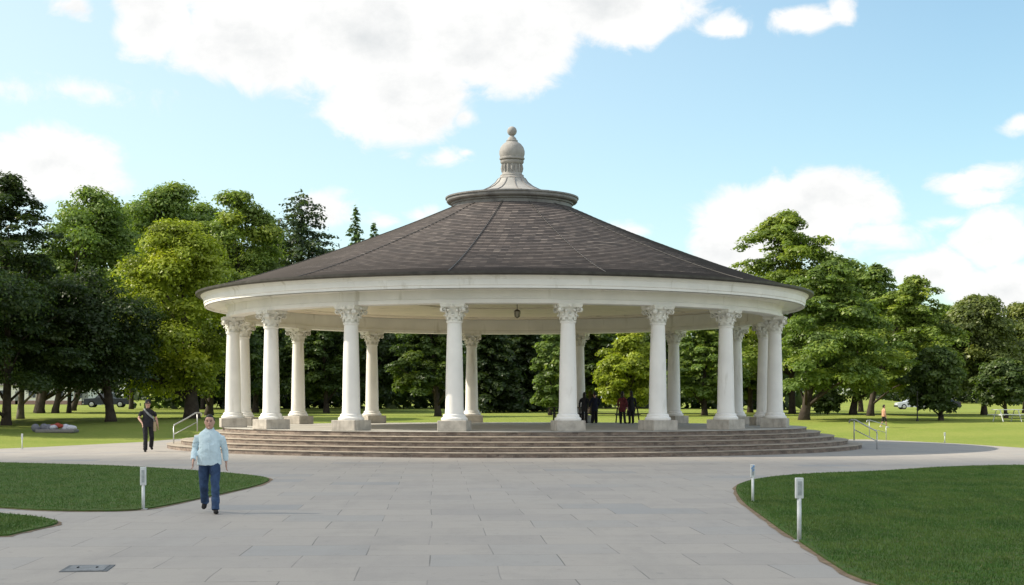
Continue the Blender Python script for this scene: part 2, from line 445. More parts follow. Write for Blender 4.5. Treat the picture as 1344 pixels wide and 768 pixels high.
sl = bpy.data.lights.new('sun', 'SUN'); sl.energy = 5.0; sl.angle = math.radians(.53); sl.color = (1, .91, .75)
so = bpy.data.objects.new('sun', sl); COL.objects.link(so); so.rotation_euler = (-S).to_track_quat('-Z', 'Y').to_euler(); so.location = (-60, 20, 60)

cam = bpy.data.cameras.new('camera'); cam.sensor_width = 36; cam.lens = FPX / 1344 * 36
cam.shift_y = (HZ - 384) / 1344; cam.clip_start = .1; cam.clip_end = 8000
co = bpy.data.objects.new('camera', cam); COL.objects.link(co); co.location = (0, 0, CAMH); co.rotation_euler = (PI / 2, 0, 0)
scene.camera = co
vs = scene.view_settings; vs.view_transform = 'Standard'; vs.look = 'None'; vs.exposure = .40; vs.gamma = 1; vs.use_curve_mapping = False
scene.cycles.max_bounces = 6; scene.cycles.diffuse_bounces = 4; scene.cycles.transparent_max_bounces = 12
scene.cycles.use_denoising = True

# ---------------------------------------------------------------- ground
xs = np.concatenate([-np.geomspace(4000, 110, 12), np.linspace(-100, 100, 101), np.geomspace(110, 4000, 12)])
ys = np.concatenate([np.linspace(-400, -20, 6), np.linspace(-10, 320, 130), np.geomspace(340, 6000, 14)])
X, Y = np.meshgrid(xs, ys); Z = terrain(X, Y)
nx, ny = len(xs), len(ys)
idx = np.arange(nx * ny).reshape(ny, nx)
F4 = np.stack([idx[:-1, :-1], idx[:-1, 1:], idx[1:, 1:], idx[1:, :-1]], -1).reshape(-1, 4)
me = quads_mesh('lawn', np.stack([X, Y, Z], -1).reshape(-1, 3), F4)
me.polygons.foreach_set('use_smooth', [True] * len(me.polygons))
tag(link('lawn', me, M['lawn']), kind='structure')

def smooth_poly(P, it=2, closed=True):
    P = [Vector((p[0], p[1])) for p in P]
    for _ in range(it):
        Q = []
        for i in range(len(P)):
            a, b = P[i], P[(i + 1) % len(P)]
            if (b - a).length > 14: Q += [a, b]
            else: Q += [a * .75 + b * .25, a * .25 + b * .75]
        P = Q
    return [(p.x, p.y) for p in P]
def sheet(name, P, z, mat, thick=0.0, parent=None):
    n = len(P); V = [(x, y, z) for x, y in P]; F = [tuple(range(n))]
    area = sum(P[i][0] * P[(i + 1) % n][1] - P[(i + 1) % n][0] * P[i][1] for i in range(n))
    if area < 0: F = [tuple(reversed(range(n)))]
    if thick:
        V += [(x, y, z - thick) for x, y in P]
        F += [((i, n + i, n + (i + 1) % n, (i + 1) % n) if area < 0 else ((i + 1) % n, n + (i + 1) % n, n + i, i)) for i in range(n)]
    return tag(link(name, mesh_from(name, V, F), mat, parent), kind='structure')
# paved plaza with the two side paths and the ring round the pavilion
plaza = [(-70, 46), (-70, 4), (70, 4), (70, 53), (32, 57), gp(1344, 588), gp(1262, 582.5), gp(1200, 579.5), gp(1145, 577)]
for k in range(14):
    a = math.radians(38 + (142 - 38) * k / 13); plaza.append((18.6 * math.cos(a) * 1.0, 62.5 + 17.5 * math.sin(a)))
plaza += [gp(235, 576), gp(190, 580), gp(130, 583), gp(60, 586.5), gp(0, 589), (-30, 55)]
sheet('plaza', plaza, 0.0, M['paving'])
RL = [gp(964, 642), gp(972, 635), gp(1000, 628), gp(1060, 622.5), gp(1140, 620), gp(1190, 617), gp(1240, 613.5), gp(1344, 611), (26, 42.8), (70, 40), (70, 3), (4.6, 3), (4.4, 12), gp(1135, 768), gp(1080, 733), gp(1050, 712), gp(1030, 700), gp(1000, 678), gp(975, 660)]
LL = [gp(0, 608), gp(120, 611), gp(190, 614), gp(250, 618), gp(310, 622.5), gp(352, 627.5), gp(354, 632), gp(335, 639), gp(300, 647), gp(240, 660), gp(195, 669), gp(150, 672), gp(60, 671), gp(0, 667), (-70, 24), (-70, 44)]
BL = [gp(0, 675.5), gp(50, 680), gp(77, 685.5), gp(74, 689), gp(55, 694), gp(30, 699), gp(0, 707), (-14, 17.6), (-70, 17), (-70, 23)]
LAWNS = [smooth_poly(p, 2) for p in (RL, LL, BL)]
def offset(P, d):
    n = len(P); c = sum((P[i][0] * P[(i + 1) % n][1] - P[(i + 1) % n][0] * P[i][1]) for i in range(n))
    sgn = 1 if c > 0 else -1; Q = []
    for i in range(n):
        a = Vector(P[i - 1]); b = Vector(P[(i + 1) % n]); t = (b - a)
        if t.length < 1e-6: Q.append(P[i]); continue
        t.normalize(); j = .55 + .9 * random.random()
        Q.append((P[i][0] + sgn * t.y * d * j, P[i][1] - sgn * t.x * d * j))
    return Q
for P in LAWNS:
    sheet('soil_edge', offset(P, .07), .006, M['soil'])
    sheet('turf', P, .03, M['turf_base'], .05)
def in_poly(P, x, y):
    P = np.asarray(P); ins = np.zeros(len(x), bool); j = len(P) - 1
    for i in range(len(P)):
        xi, yi = P[i]; xj, yj = P[j]
        if yi != yj:
            c = ((yi > y) != (yj > y)) & (x < (xj - xi) * (y - yi) / (yj - yi) + xi); ins ^= c
        j = i
    return ins
BX, BY = [], []
for P, box, n in ((LAWNS[0], (3.2, 18, 13, 44), 520000), (LAWNS[1], (-18, -5, 23, 45), 150000), (LAWNS[2], (-9, -5, 17, 25), 40000)):
    x = rng.uniform(box[0], box[1], n); y = rng.uniform(box[2], box[3], n)
    k = in_poly(P, x, y) & (np.abs(x) < .37 * y + 1.5)
    keep = rng.random(n) < np.clip(24 / y, .3, 1)
    k &= keep
    BX.append(x[k]); BY.append(y[k])
def blades(x, y, z0, hmin, hmax, wid):
    n = len(x); a = rng.uniform(0, 2 * PI, n); h = rng.uniform(hmin, hmax, n); lean = rng.uniform(.0, .6, n) * h; b = rng.uniform(0, 2 * PI, n)
    dx, dy = np.cos(a) * wid, np.sin(a) * wid
    V = np.stack([np.stack([x - dx, y - dy, z0], -1), np.stack([x + dx, y + dy, z0], -1), np.stack([x + np.cos(b) * lean, y + np.sin(b) * lean, z0 + h], -1)], 1).reshape(-1, 3)
    return V, np.arange(3 * n).reshape(-1, 3)
bx, by = np.concatenate(BX), np.concatenate(BY)
edge = np.full(len(bx), 9.0)
for P in LAWNS:
    A = np.asarray(P); B = np.roll(A, -1, 0)
    for (ax, ay), (cx_, cy_) in zip(A, B):
        ll = (cx_ - ax) ** 2 + (cy_ - ay) ** 2
        if ll < 1e-9: continue
        tt = np.clip(((bx - ax) * (cx_ - ax) + (by - ay) * (cy_ - ay)) / ll, 0, 1)
        edge = np.minimum(edge, np.hypot(bx - ax - tt * (cx_ - ax), by - ay - tt * (cy_ - ay)))
patch = .5 + .5 * np.sin(bx * 1.9 + 1.3 * np.sin(by * .8)) * np.sin(by * 1.3 + 2 * np.sin(bx * .6))
keep = rng.random(len(bx)) < np.clip(.2 + edge / (.10 + .28 * patch), 0, 1)
bx, by = bx[keep], by[keep]
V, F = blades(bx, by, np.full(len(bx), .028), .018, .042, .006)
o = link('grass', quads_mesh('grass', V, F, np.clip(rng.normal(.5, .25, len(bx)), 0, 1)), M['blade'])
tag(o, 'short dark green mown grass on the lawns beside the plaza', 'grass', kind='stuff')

# ---------------------------------------------------------------- trees
def make_leaves(pads, nleaf, size, flat, up_bias, droop=0.0):
    """pads: (cx,cy,cz, rx,ry,rz, tint, yaw)"""
    pads = np.asarray(pads); n = len(pads)
    wgt = (pads[:, 3] * pads[:, 4]); wgt = wgt / wgt.sum()
    pi = rng.choice(n, nleaf, p=wgt); P = pads[pi]
    d = rng.normal(size=(nleaf, 3)); d /= np.linalg.norm(d, axis=1)[:, None]
    d[:, 2] = np.where(rng.random(nleaf) < .65, np.abs(d[:, 2]), d[:, 2])
    rad = rng.random(nleaf) ** .38 * rng.normal(1, .12, nleaf)
    lx, ly, lz = d[:, 0] * rad * P[:, 3], d[:, 1] * rad * P[:, 4], d[:, 2] * rad * P[:, 5]
    if droop: lz = lz - droop * (lx / np.maximum(P[:, 3], .1)) * np.abs(lx)
    c, s = np.cos(P[:, 7]), np.sin(P[:, 7])
    pos = np.stack([P[:, 0] + lx * c - ly * s, P[:, 1] + lx * s + ly * c, P[:, 2] + lz], -1)
    nr = np.stack([d[:, 0] * c - d[:, 1] * s, d[:, 0] * s + d[:, 1] * c, d[:, 2] / flat + up_bias], -1) + rng.normal(0, .55, (nleaf, 3))
    nr /= np.linalg.norm(nr, axis=1)[:, None]
    t = np.cross(nr, rng.normal(size=(nleaf, 3))); t /= np.linalg.norm(t, axis=1)[:, None]
    b = np.cross(nr, t)
    sz = size * rng.uniform(.45, 1.6, nleaf)[:, None]
    V = np.stack([pos - t * sz * .6, pos + b * sz * .36, pos + t * sz * .6 + nr * sz * .12, pos - b * sz * .36], 1).reshape(-1, 3)
    tint = np.clip(P[:, 6] + rng.normal(0, .16, nleaf), 0, 1)
    return V, np.arange(4 * nleaf).reshape(-1, 4), tint

def tree(kind, name, label, tpx, cpx, top, hw, Y, cb, leaf, nleaf=14000, tr=.35, group=None, bark='bark', seed=0, lean=0.0, npad=None):
    r = np.random.default_rng(100 + seed)
    tx = gx(tpx, Y); zg = float(terrain(tx, Y)) 
    H = zat(top, Y) - zg; R = hw / FPX * Y; zb = max(.25, zat(cb, Y) - zg); ox = gx(cpx, Y) - tx
    root = empty(name, (tx, Y, zg), 0, label, 'tree' if name != 'shrub' else 'shrub', group)
    pads = []; CH = H - zb
    if kind == 'broad':
        npad = npad or 130
        lob = [(r.uniform(0, 2 * PI), r.uniform(.1, .98), r.uniform(.62, 1.26)) for _ in range(16)]
        for i in range(npad):
            u = r.random(); zf = .03 + .95 * u ** .9
            env = (1 - abs((zf - .40) / .605) ** 2.0) ** .62
            a = r.uniform(0, 2 * PI); k = 1.0
            for la, lz, lm in lob:
                if abs((a - la + PI) % (2 * PI) - PI) < .65 and abs(lz - zf) < .15: k *= lm
            rr = R * env * k * (r.uniform(.55, .95) if r.random() < .75 else r.uniform(0, .55))
            pr = min(1.75, R * r.uniform(.17, .31)) * (.75 + .35 * env)
            pads.append((ox + rr * math.cos(a), rr * math.sin(a), zb + zf * (CH - pr * .5), pr * 1.15, pr, pr * r.uniform(.5, .8), np.clip(r.normal(.45, .2), 0, 1), a))
        flat, up, droop = .8, .75, .1
    elif kind == 'layered':
        npad = npad or 230
        lob = [(r.uniform(0, 2 * PI), r.uniform(.1, .95), r.uniform(.68, 1.22)) for _ in range(16)]
        for i in range(npad):
            zf = (i + r.random()) / npad; zf = zf ** .9
            env = (1 - zf ** 1.9) ** .66 * (.78 + .22 * min(1, zf / .2)) + .05; a = r.uniform(0, 2 * PI)
            for la, lz, lm in lob:
                if abs((a - la + PI) % (2 * PI) - PI) < .6 and abs(lz - zf) < .16: env *= lm
            k = r.uniform(.5, 1.12) if r.random() < .85 else r.uniform(.1, .5)
            pr = R * r.uniform(.12, .27) * (.6 + .5 * (1 - zf))
            rr = max(0, R * env * k - pr * .4)
            pads.append((ox + rr * math.cos(a), rr * math.sin(a), min(H - pr * .3, zb + zf * (CH - .2) + .10 * rr * (1 - zf) + r.normal(0, .035) * CH * (1 - zf)), pr * 1.35, pr * .95, pr * r.uniform(.30, .58), np.clip(r.normal(.5, .2), 0, 1), a))
        flat, up, droop = .5, .9, .22
    else:                                                  # conifer
        npad = npad or 150
        for i in range(npad):
            zf = (i + r.random()) / npad
            env = (1 - zf) ** (.58 if name == 'pine_tree' else .8); a = i * 2.4 + r.uniform(-.4, .4)
            L0 = R * env * r.uniform(.7, 1.1) + .15
            for q in (.35, .75):
                pads.append((ox * (1 - zf) + L0 * q * math.cos(a), L0 * q * math.sin(a), zb + zf * (CH - .3) - .12 * L0 * q, L0 * .36 + .1, (L0 * .17 + .1), L0 * .10 + .1, np.clip(r.normal(.45, .2), 0, 1), a))
        pads.append((0, 0, H - .4, .16, .16, .6, .6, 0))
        flat, up, droop = .5, .5, .25
    size = .00178 * Y; nleaf = int(nleaf * 2.5)
    V, F, t = make_leaves(pads, nleaf, size, flat, up, droop)
    link('crown', quads_mesh('crown', V, F, t), LEAF[leaf], root)
    mb = MB()
    tr *= .72; th = H * (.97 if kind == 'conifer' else .8)
    pts = []; rad = []
    for j in range(9):
        f = j / 8
        pts.append((ox * f ** 1.3 + lean * math.sin(f * 2.2) * .5 + .12 * tr * math.sin(5 * f + seed), .1 * tr * math.sin(4 * f + 1 + seed), -.25 + f * (th + .25)))
        rad.append(tr * ((1 - f) ** .75 * .85 + .06) * (1.45 if j == 0 else 1))
    pts.insert(1, (pts[0][0] + (pts[1][0] - pts[0][0]) * .15, pts[0][1], .35)); rad.insert(1, tr * 1.0)
    mb.tube(pts, rad, 10)
    if kind != 'conifer':
        for i in r.choice(len(pads), min(16, len(pads)), replace=False):
            p = pads[i]; f = min(.95, max(.12, (p[2] - .25 * math.hypot(p[0], p[1])) / th * .8)); j = f * 8
            q0 = Vector(pts[min(9, int(j) + 1)]); q2 = Vector(p[:3]); q1 = q0.lerp(q2, .5) + Vector((0, 0, .06 * (q2 - q0).length))
            mb.tube([q0, q1, q2], [tr * .38 * (1 - f * .6), tr * .22 * (1 - f * .5), tr * .06], 6)
    mb.build('trunk', M[bark], root, smooth=True)
    return root

G1, G2, G3 = 'trees at the left of the park', 'trees behind the pavilion', 'trees at the right of the park'
TREES = [
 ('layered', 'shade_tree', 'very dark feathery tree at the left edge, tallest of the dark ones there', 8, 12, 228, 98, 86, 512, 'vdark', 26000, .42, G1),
 ('layered', 'shade_tree', 'dark feathery tree added at the left edge to shade the lawn', -62, -62, 258, 112, 91, 515, 'vdark', 24000, .4, G1),  # added mostly out of view; its crown shades the left lawn
 ('broad', 'shade_tree', 'dark leafy tree added past the left edge, shading the nearer lawn', -106, -104, 262, 128, 79, 516, 'vdark', 28000, .4, G1),  # added mostly out of view to deepen the shade round the cloth heap
 ('broad', 'broadleaf_tree', 'tall mid green tree second from the left edge, its rounded top against the sky', 52, 124, 240, 84, 118, 470, 'mid', 22000, .5, G1),
 ('broad', 'broadleaf_tree', 'broad tall green tree rising straight behind the yellow green one', 96, 222, 237, 84, 134, 460, 'mid', 22000, .4, G1),
 ('broad', 'broadleaf_tree', 'tall green tree between the yellow green one and the dark pine', 318, 312, 247, 74, 124, 480, 'fresh', 20000, .4, G1),
 ('broad', 'broadleaf_tree', 'bright yellow green tree left of the pavilion roof', 252, 232, 284, 92, 98, 522, 'yellow', 26000, .75, G1),
 ('broad', 'broadleaf_tree', 'green tree far back between the second and third crowns from the left', 172, 172, 262, 70, 150, 490, 'mid', 14000, .35, G1),
 ('broad', 'broadleaf_tree', 'green tree far back in the gap left of the crown beside the dark pine', 266, 268, 262, 66, 150, 490, 'mid', 14000, .35, G1),
 ('broad', 'broadleaf_tree', 'green tree far back just left of the dark pine, low against the roof', 350, 352, 292, 50, 152, 490, 'dark', 10000, .35, G1),
 ('conifer', 'pine_tree', 'dark blue green pine standing above the left slope of the roof', 395, 395, 247, 112, 140, 500, 'blue', 22000, .35, G1),
 ('conifer', 'fir_tree', 'taller of two thin pale firs peeking above the left roof slope', 467, 467, 270, 44, 175, 500, 'pale', 8000, .25, G1),
 ('conifer', 'fir_tree', 'shorter of two thin pale firs peeking above the left roof slope', 491, 491, 291, 40, 182, 500, 'pale', 7000, .25, G1),
 ('broad', 'shade_tree', 'low spreading dark tree with a thick trunk, right of the parked pickup', 145, 118, 352, 100, 92, 511, 'vdark', 22000, .48, G1),
 ('broad', 'shade_tree', 'dark tree with a pale grey trunk near the left edge', 26, 40, 330, 72, 97, 510, 'vdark', 16000, .36, G1, 'bark_pale'),
 ('broad', 'shade_tree', 'dark tree with its trunk just left of the outermost left columns', 274, 292, 402, 52, 108, 522, 'dark', 14000, .45, G1),
 ('broad', 'shade_tree', 'dark thick trunked tree left of the pickup in front of the white house', 52, 70, 372, 66, 122, 509, 'vdark', 14000, .62, G1),
 ('broad', 'shade_tree', 'slim dark tree between the thick trunked tree and the pickup', 91, 95, 400, 45, 120, 508, 'vdark', 10000, .28, G1),
 ('broad', 'shade_tree', 'dark tree with a forked trunk in front of the white house', 73, 100, 380, 52, 118, 508, 'dark', 10000, .42, G1),
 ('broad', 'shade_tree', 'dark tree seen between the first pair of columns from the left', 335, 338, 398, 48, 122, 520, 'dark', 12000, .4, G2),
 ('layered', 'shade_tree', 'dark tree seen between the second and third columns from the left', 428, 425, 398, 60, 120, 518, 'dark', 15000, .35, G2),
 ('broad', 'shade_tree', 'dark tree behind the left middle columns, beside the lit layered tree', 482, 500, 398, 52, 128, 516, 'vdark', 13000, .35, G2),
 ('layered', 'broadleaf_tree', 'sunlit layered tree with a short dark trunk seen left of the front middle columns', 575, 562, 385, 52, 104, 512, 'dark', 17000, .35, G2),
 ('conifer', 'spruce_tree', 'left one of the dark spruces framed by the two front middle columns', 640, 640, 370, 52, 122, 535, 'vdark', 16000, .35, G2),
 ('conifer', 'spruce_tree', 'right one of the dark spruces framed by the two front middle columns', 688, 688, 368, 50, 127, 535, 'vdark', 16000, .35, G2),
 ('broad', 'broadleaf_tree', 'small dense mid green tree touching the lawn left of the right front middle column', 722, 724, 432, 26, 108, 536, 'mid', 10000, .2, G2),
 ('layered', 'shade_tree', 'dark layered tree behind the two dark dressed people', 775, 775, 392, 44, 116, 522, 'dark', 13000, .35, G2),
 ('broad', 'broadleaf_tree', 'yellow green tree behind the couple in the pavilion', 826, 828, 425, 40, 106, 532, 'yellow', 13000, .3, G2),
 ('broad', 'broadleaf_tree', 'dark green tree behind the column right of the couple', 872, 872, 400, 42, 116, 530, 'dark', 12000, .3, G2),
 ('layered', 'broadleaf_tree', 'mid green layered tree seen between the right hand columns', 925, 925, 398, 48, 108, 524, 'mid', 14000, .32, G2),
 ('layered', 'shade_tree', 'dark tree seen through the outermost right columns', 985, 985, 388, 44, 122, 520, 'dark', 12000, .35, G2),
 ('layered', 'broadleaf_tree', 'tallest tree on the right, feathery fresh green, its top above the eave', 1040, 1034, 279, 104, 116, 490, 'fresh', 28000, .4, G3),
 ('layered', 'broadleaf_tree', 'wide layered green tree with a thick trunk just right of the pavilion', 1055, 1092, 342, 88, 95, 516, 'mid', 28000, .5, G3),
 ('layered', 'broadleaf_tree', 'green tree with a straight trunk behind the walking child', 1119, 1150, 346, 64, 112, 512, 'mid', 14000, .42, G3),
 ('layered', 'broadleaf_tree', 'green tree with a leaning trunk left of the parked silver car', 1142, 1200, 362, 72, 106, 514, 'fresh', 18000, .38, G3),
 ('layered', 'broadleaf_tree', 'fresh green tree far back between the wide layered tree and the leaning trunk', 1130, 1122, 352, 74, 136, 500, 'fresh', 14000, .35, G3),
 ('broad', 'broadleaf_tree', 'mid green tree far back above the low dark tree near the silver car', 1246, 1240, 398, 52, 140, 500, 'mid', 11000, .35, G3),
 ('broad', 'broadleaf_tree', 'round olive green tree near the right edge with a bare dark trunk', 1292, 1288, 386, 66, 112, 518, 'olive', 20000, .36, G3),
 ('broad', 'shade_tree', 'low dark tree hanging down in front of the silver car', 1235, 1228, 452, 36, 94, 538, 'dark', 14000, .24, G3),
 ('broad', 'broadleaf_tree', 'olive tree cut by the right edge of the photo', 1345, 1352, 394, 58, 128, 510, 'olive', 14000, .36, G3),
 ('broad', 'shade_tree', 'low dark tree beside the picnic table near the right edge', 1320, 1318, 470, 38, 98, 530, 'dark', 10000, .22, G3),
 ('broad', 'shrub', 'round dark green shrub on the lawn right of the thick trunk', 1086, 1086, 508, 20, 112, 546, 'dark', 5000, .08, G3),
]
for i, t in enumerate(TREES):
    kind, name, label, tpx, cpx, top, hw, Yd, cb, leaf, nl, tr, grp = t[:13]
    tree(kind, name, label, tpx, cpx, top, hw, Yd, cb, leaf, nl, tr, grp, t[13] if len(t) > 13 else 'bark', seed=i, lean=(-.9 if tpx == 1142 else 0))
# far wood beyond the park
pads = []
def stem(x, y, h, w):
    for q in range(4):
        zz = float(terrain(x, y)) + (q + rng.random()) / 4 * h
        pads.append((x + rng.normal(0, w * .4), y + rng.normal(0, w * .4), zz, w * rng.uniform(.7, 1.2), w * rng.uniform(.7, 1.2), w * rng.uniform(.5, .8), np.clip(rng.normal(.4, .25), 0, 1), rng.uniform(0, 6)))
for i in range(620):
    x = rng.uniform(-190, 190); y = 335 + rng.uniform(-20, 30) + .0006 * x * x
    if 30 < x < 80: y += 45
    stem(x, y, rng.uniform(7, 17), rng.uniform(2.6, 4.6))
for i in range(330):
    y = rng.uniform(152, 172); px = rng.uniform(195, 1050); stem(gx(px, y), y, rng.uniform(5, 13), rng.uniform(1.3, 2.4))
V, F, t = make_leaves(pads, 190000, .75, .8, .3)
tag(link('far_wood', quads_mesh('far_wood', V, F, t), LEAF['vdark']), 'far off dark wood closing the view beyond the park lawn', 'wood', kind='stuff')

# ---------------------------------------------------------------- pavilion
PC = (0.0, 62.5)
pav = empty('pavilion', (0, 62.5, 0), 0, 'round white open pavilion with sixteen columns and a shingled conical roof', 'pavilion')
EX = -.3                                                # eave and column ring centre
NS = 160
def ring_uv(o, R):                                      # cylindrical metres for stone courses
    me = o.data; uv = me.uv_layers.new(name='UVMap')
    for lp in me.loops:
        co_ = me.vertices[lp.vertex_index].co
        uv.data[lp.index].uv = ((math.atan2(co_.x, -co_.y) + PI) * R, co_.z)
ROWS = [(12.2, .82), (12.75, .656), (13.3, .492), (13.85, .328), (14.4, .164)]
for i, (r, z) in enumerate(ROWS):
    st = empty('step' if i else 'platform', (0.1, 0, 0), parent=pav)
    z0 = z - .164
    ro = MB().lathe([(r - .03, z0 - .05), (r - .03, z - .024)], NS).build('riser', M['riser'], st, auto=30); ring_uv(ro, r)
    tm = MB()
    inner = 0.5 if i == 0 else ROWS[i - 1][0] - .06
    tm.lathe([(r - .06, z - .028), (r, z - .026), (r + .006, z - .014), (r, z - .006), (r - .02, z), (inner, z)], NS)
    if i == 0: tm.disc(.5, z, NS)
    tm.build('tread', M['platform'] if i == 0 else M['tread'], st, auto=30)
# entablature ring, soffit, ceiling, cornice
MB().lathe([(11.08, 5.95), (11.08, 5.42), (11.02, 5.40), (11.02, 5.26), (11.10, 5.25), (11.58, 5.25), (11.63, 5.27), (11.63, 5.40), (11.58, 5.42), (11.58, 5.72), (11.65, 5.76), (11.71, 5.86)], NS, (EX, 0, 0)).build('entablature', M['white'], pav, auto=30)
MB().lathe([(11.69, 5.845), (12.40, 5.80), (12.41, 5.72), (12.46, 5.70)], NS, (EX, 0, 0)).build('soffit', M['white'], pav, auto=30)
MB().lathe([(12.46, 5.72), (12.50, 5.72), (12.50, 5.80), (12.53, 5.83), (12.55, 6.02), (12.62, 6.10), (12.68, 6.18), (12.68, 6.215), (12.55, 6.22)], NS, (EX, 0, 0)).build('cornice', M['white'], pav, auto=30)
cm = MB(); cm.lathe([(.2, 6.12), (4.0, 6.10), (4.05, 6.05), (4.3, 6.05), (4.35, 6.09), (9.6, 6.0), (9.65, 5.94), (9.95, 5.94), (10.0, 5.99), (11.1, 5.955)], NS, (EX, 0, 0)); cm.disc(.2, 6.12, NS, (EX, 0), up=False)
cm.build('ceiling', M['cream'], pav, auto=25)
# roof: real overlapping courses on the bell-shaped slope
RP = [(12.74, 6.22), (11.9, 6.44), (10.8, 6.78), (9.4, 7.25), (7.8, 7.84), (6.4, 8.38), (5.2, 8.86), (4.2, 9.28), (3.3, 9.68), (2.45, 10.06)]
RPr = np.array([p[0] for p in RP]); RPz = np.array([p[1] for p in RP])
def roof_z(r): return float(np.interp(-r, -RPr, RPz))
def roof_cx(z): return EX + (0.0 - EX) * min(1, max(0, (z - 6.2) / 4.1))
V = []; F = []; UV = []
seg = 200; courses = 48; slope = 0
rr = np.linspace(12.74, 2.5, courses + 1)
for j in range(courses):
    r0, r1 = rr[j], rr[j + 1] - .03
    z0, z1 = roof_z(r0) + .045, roof_z(r1) + .004
    base = len(V)
    for (r, z, vv) in ((r0, z0 - .045, 0), (r0, z0, 0.002), (r1, z1, .2)):
        cx = roof_cx(z)
        for i in range(seg + 1):
            a = 2 * PI * i / seg + PI
            rj = r + (.004 * math.sin(i * 12.9898 + j * 4.7) if vv < .1 else 0)
            V.append((cx + rj * math.sin(a), -rj * math.cos(a), z)); UV.append((i / seg * 2 * PI * (r0 + r1) / 2, j * .2 + vv))
    s1 = seg + 1
    for q in range(2):
        for i in range(seg):
            F.append((base + q * s1 + i, base + q * s1 + i + 1, base + (q + 1) * s1 + i + 1, base + (q + 1) * s1 + i))
me = mesh_from('roof', V, F)
uvl = me.uv_layers.new(name='UVMap')
li = np.empty(len(me.loops), np.int32); me.loops.foreach_get('vertex_index', li)
uvl.data.foreach_set('uv', np.asarray(UV, np.float32)[li].ravel())
roof = link('roof', me, M['shingle'], pav)
for deg, wd in ((-62, .014), (-35, .014), (-8.5, .020), (16, .012), (43, .012), (95, .016), (150, .016), (205, .016), (250, .016)):
    a = math.radians(deg); pts = []
    for r in np.linspace(12.7, 2.6, 30):
        z = roof_z(r) + .06; pts.append((roof_cx(z) + r * math.sin(a), -r * math.cos(a), z))
    MB().tube(pts, wd, 6).build('seam', M['gutter'], roof)
# gutter with brackets
gm = MB().lathe([(12.66, 6.16), (12.78, 6.14), (12.86, 6.19), (12.87, 6.27), (12.84, 6.27), (12.82, 6.20), (12.70, 6.20)], NS, (EX, 0, 0)).build('gutter', M['gutter'], pav, auto=30)
# collar (drum) and cap
MB().lathe([(2.40, 9.93), (2.54, 9.95), (2.54, 10.16), (2.60, 10.19), (2.60, 10.25), (2.74, 10.28), (2.78, 10.33), (2.78, 10.42), (2.83, 10.44), (2.83, 10.50), (2.4, 10.55)], 96).build('collar', M['collar'], pav, auto=30)
cap = MB(); cap.lathe([(2.45, 10.545), (1.7, 10.66), (1.25, 10.80), (.95, 10.95), (.72, 11.13), (.6, 11.30)], 64)
cap = cap.build('collar_cap', M['collar_cap'], pav, smooth=True)
for k in range(12):
    a = 2 * PI * (k + .3) / 12
    MB().tube([(r * math.sin(a), -r * math.cos(a), z + .012) for r, z in ((2.42, 10.55), (1.7, 10.66), (1.25, 10.80), (.95, 10.95), (.72, 11.13), (.6, 11.30))], .022, 5).build('rib', M['collar'], cap)
fin = empty('finial', (0, 0, 0), parent=pav)
MB().lathe([(.60, 11.26), (.60, 11.33), (.54, 11.36), (.50, 11.42), (.50, 11.47), (.44, 11.50)], 40).build('base', M['finial'], fin, auto=30)
nk = MB().lathe([(.44, 11.50), (.41, 11.60), (.41, 11.92), (.47, 11.97), (.50, 12.02), (.50, 12.08), (.44, 12.10)], 40)
for k in range(16):
    a = 2 * PI * k / 16
    nk.tube([(.42 * math.sin(a), -.42 * math.cos(a), 11.60), (.435 * math.sin(a), -.435 * math.cos(a), 11.76), (.42 * math.sin(a), -.42 * math.cos(a), 11.92)], [.03, .05, .035], 6)
nk.build('neck', M['finial'], fin, auto=40)
MB().lathe([(.44, 12.10), (.53, 12.14), (.54, 12.20), (.50, 12.23), (.54, 12.36), (.54, 12.50), (.49, 12.66), (.38, 12.80), (.26, 12.88), (.24, 12.90), (.25, 12.95), (.20, 12.97), (.17, 13.06), (.10, 13.12), (.09, 13.16)], 40).build('dome', M['finial'], fin, auto=40)
MB().ball((0, 0, 13.35), .205, 24, 16).build('ball', M['finial'], fin, smooth=True)
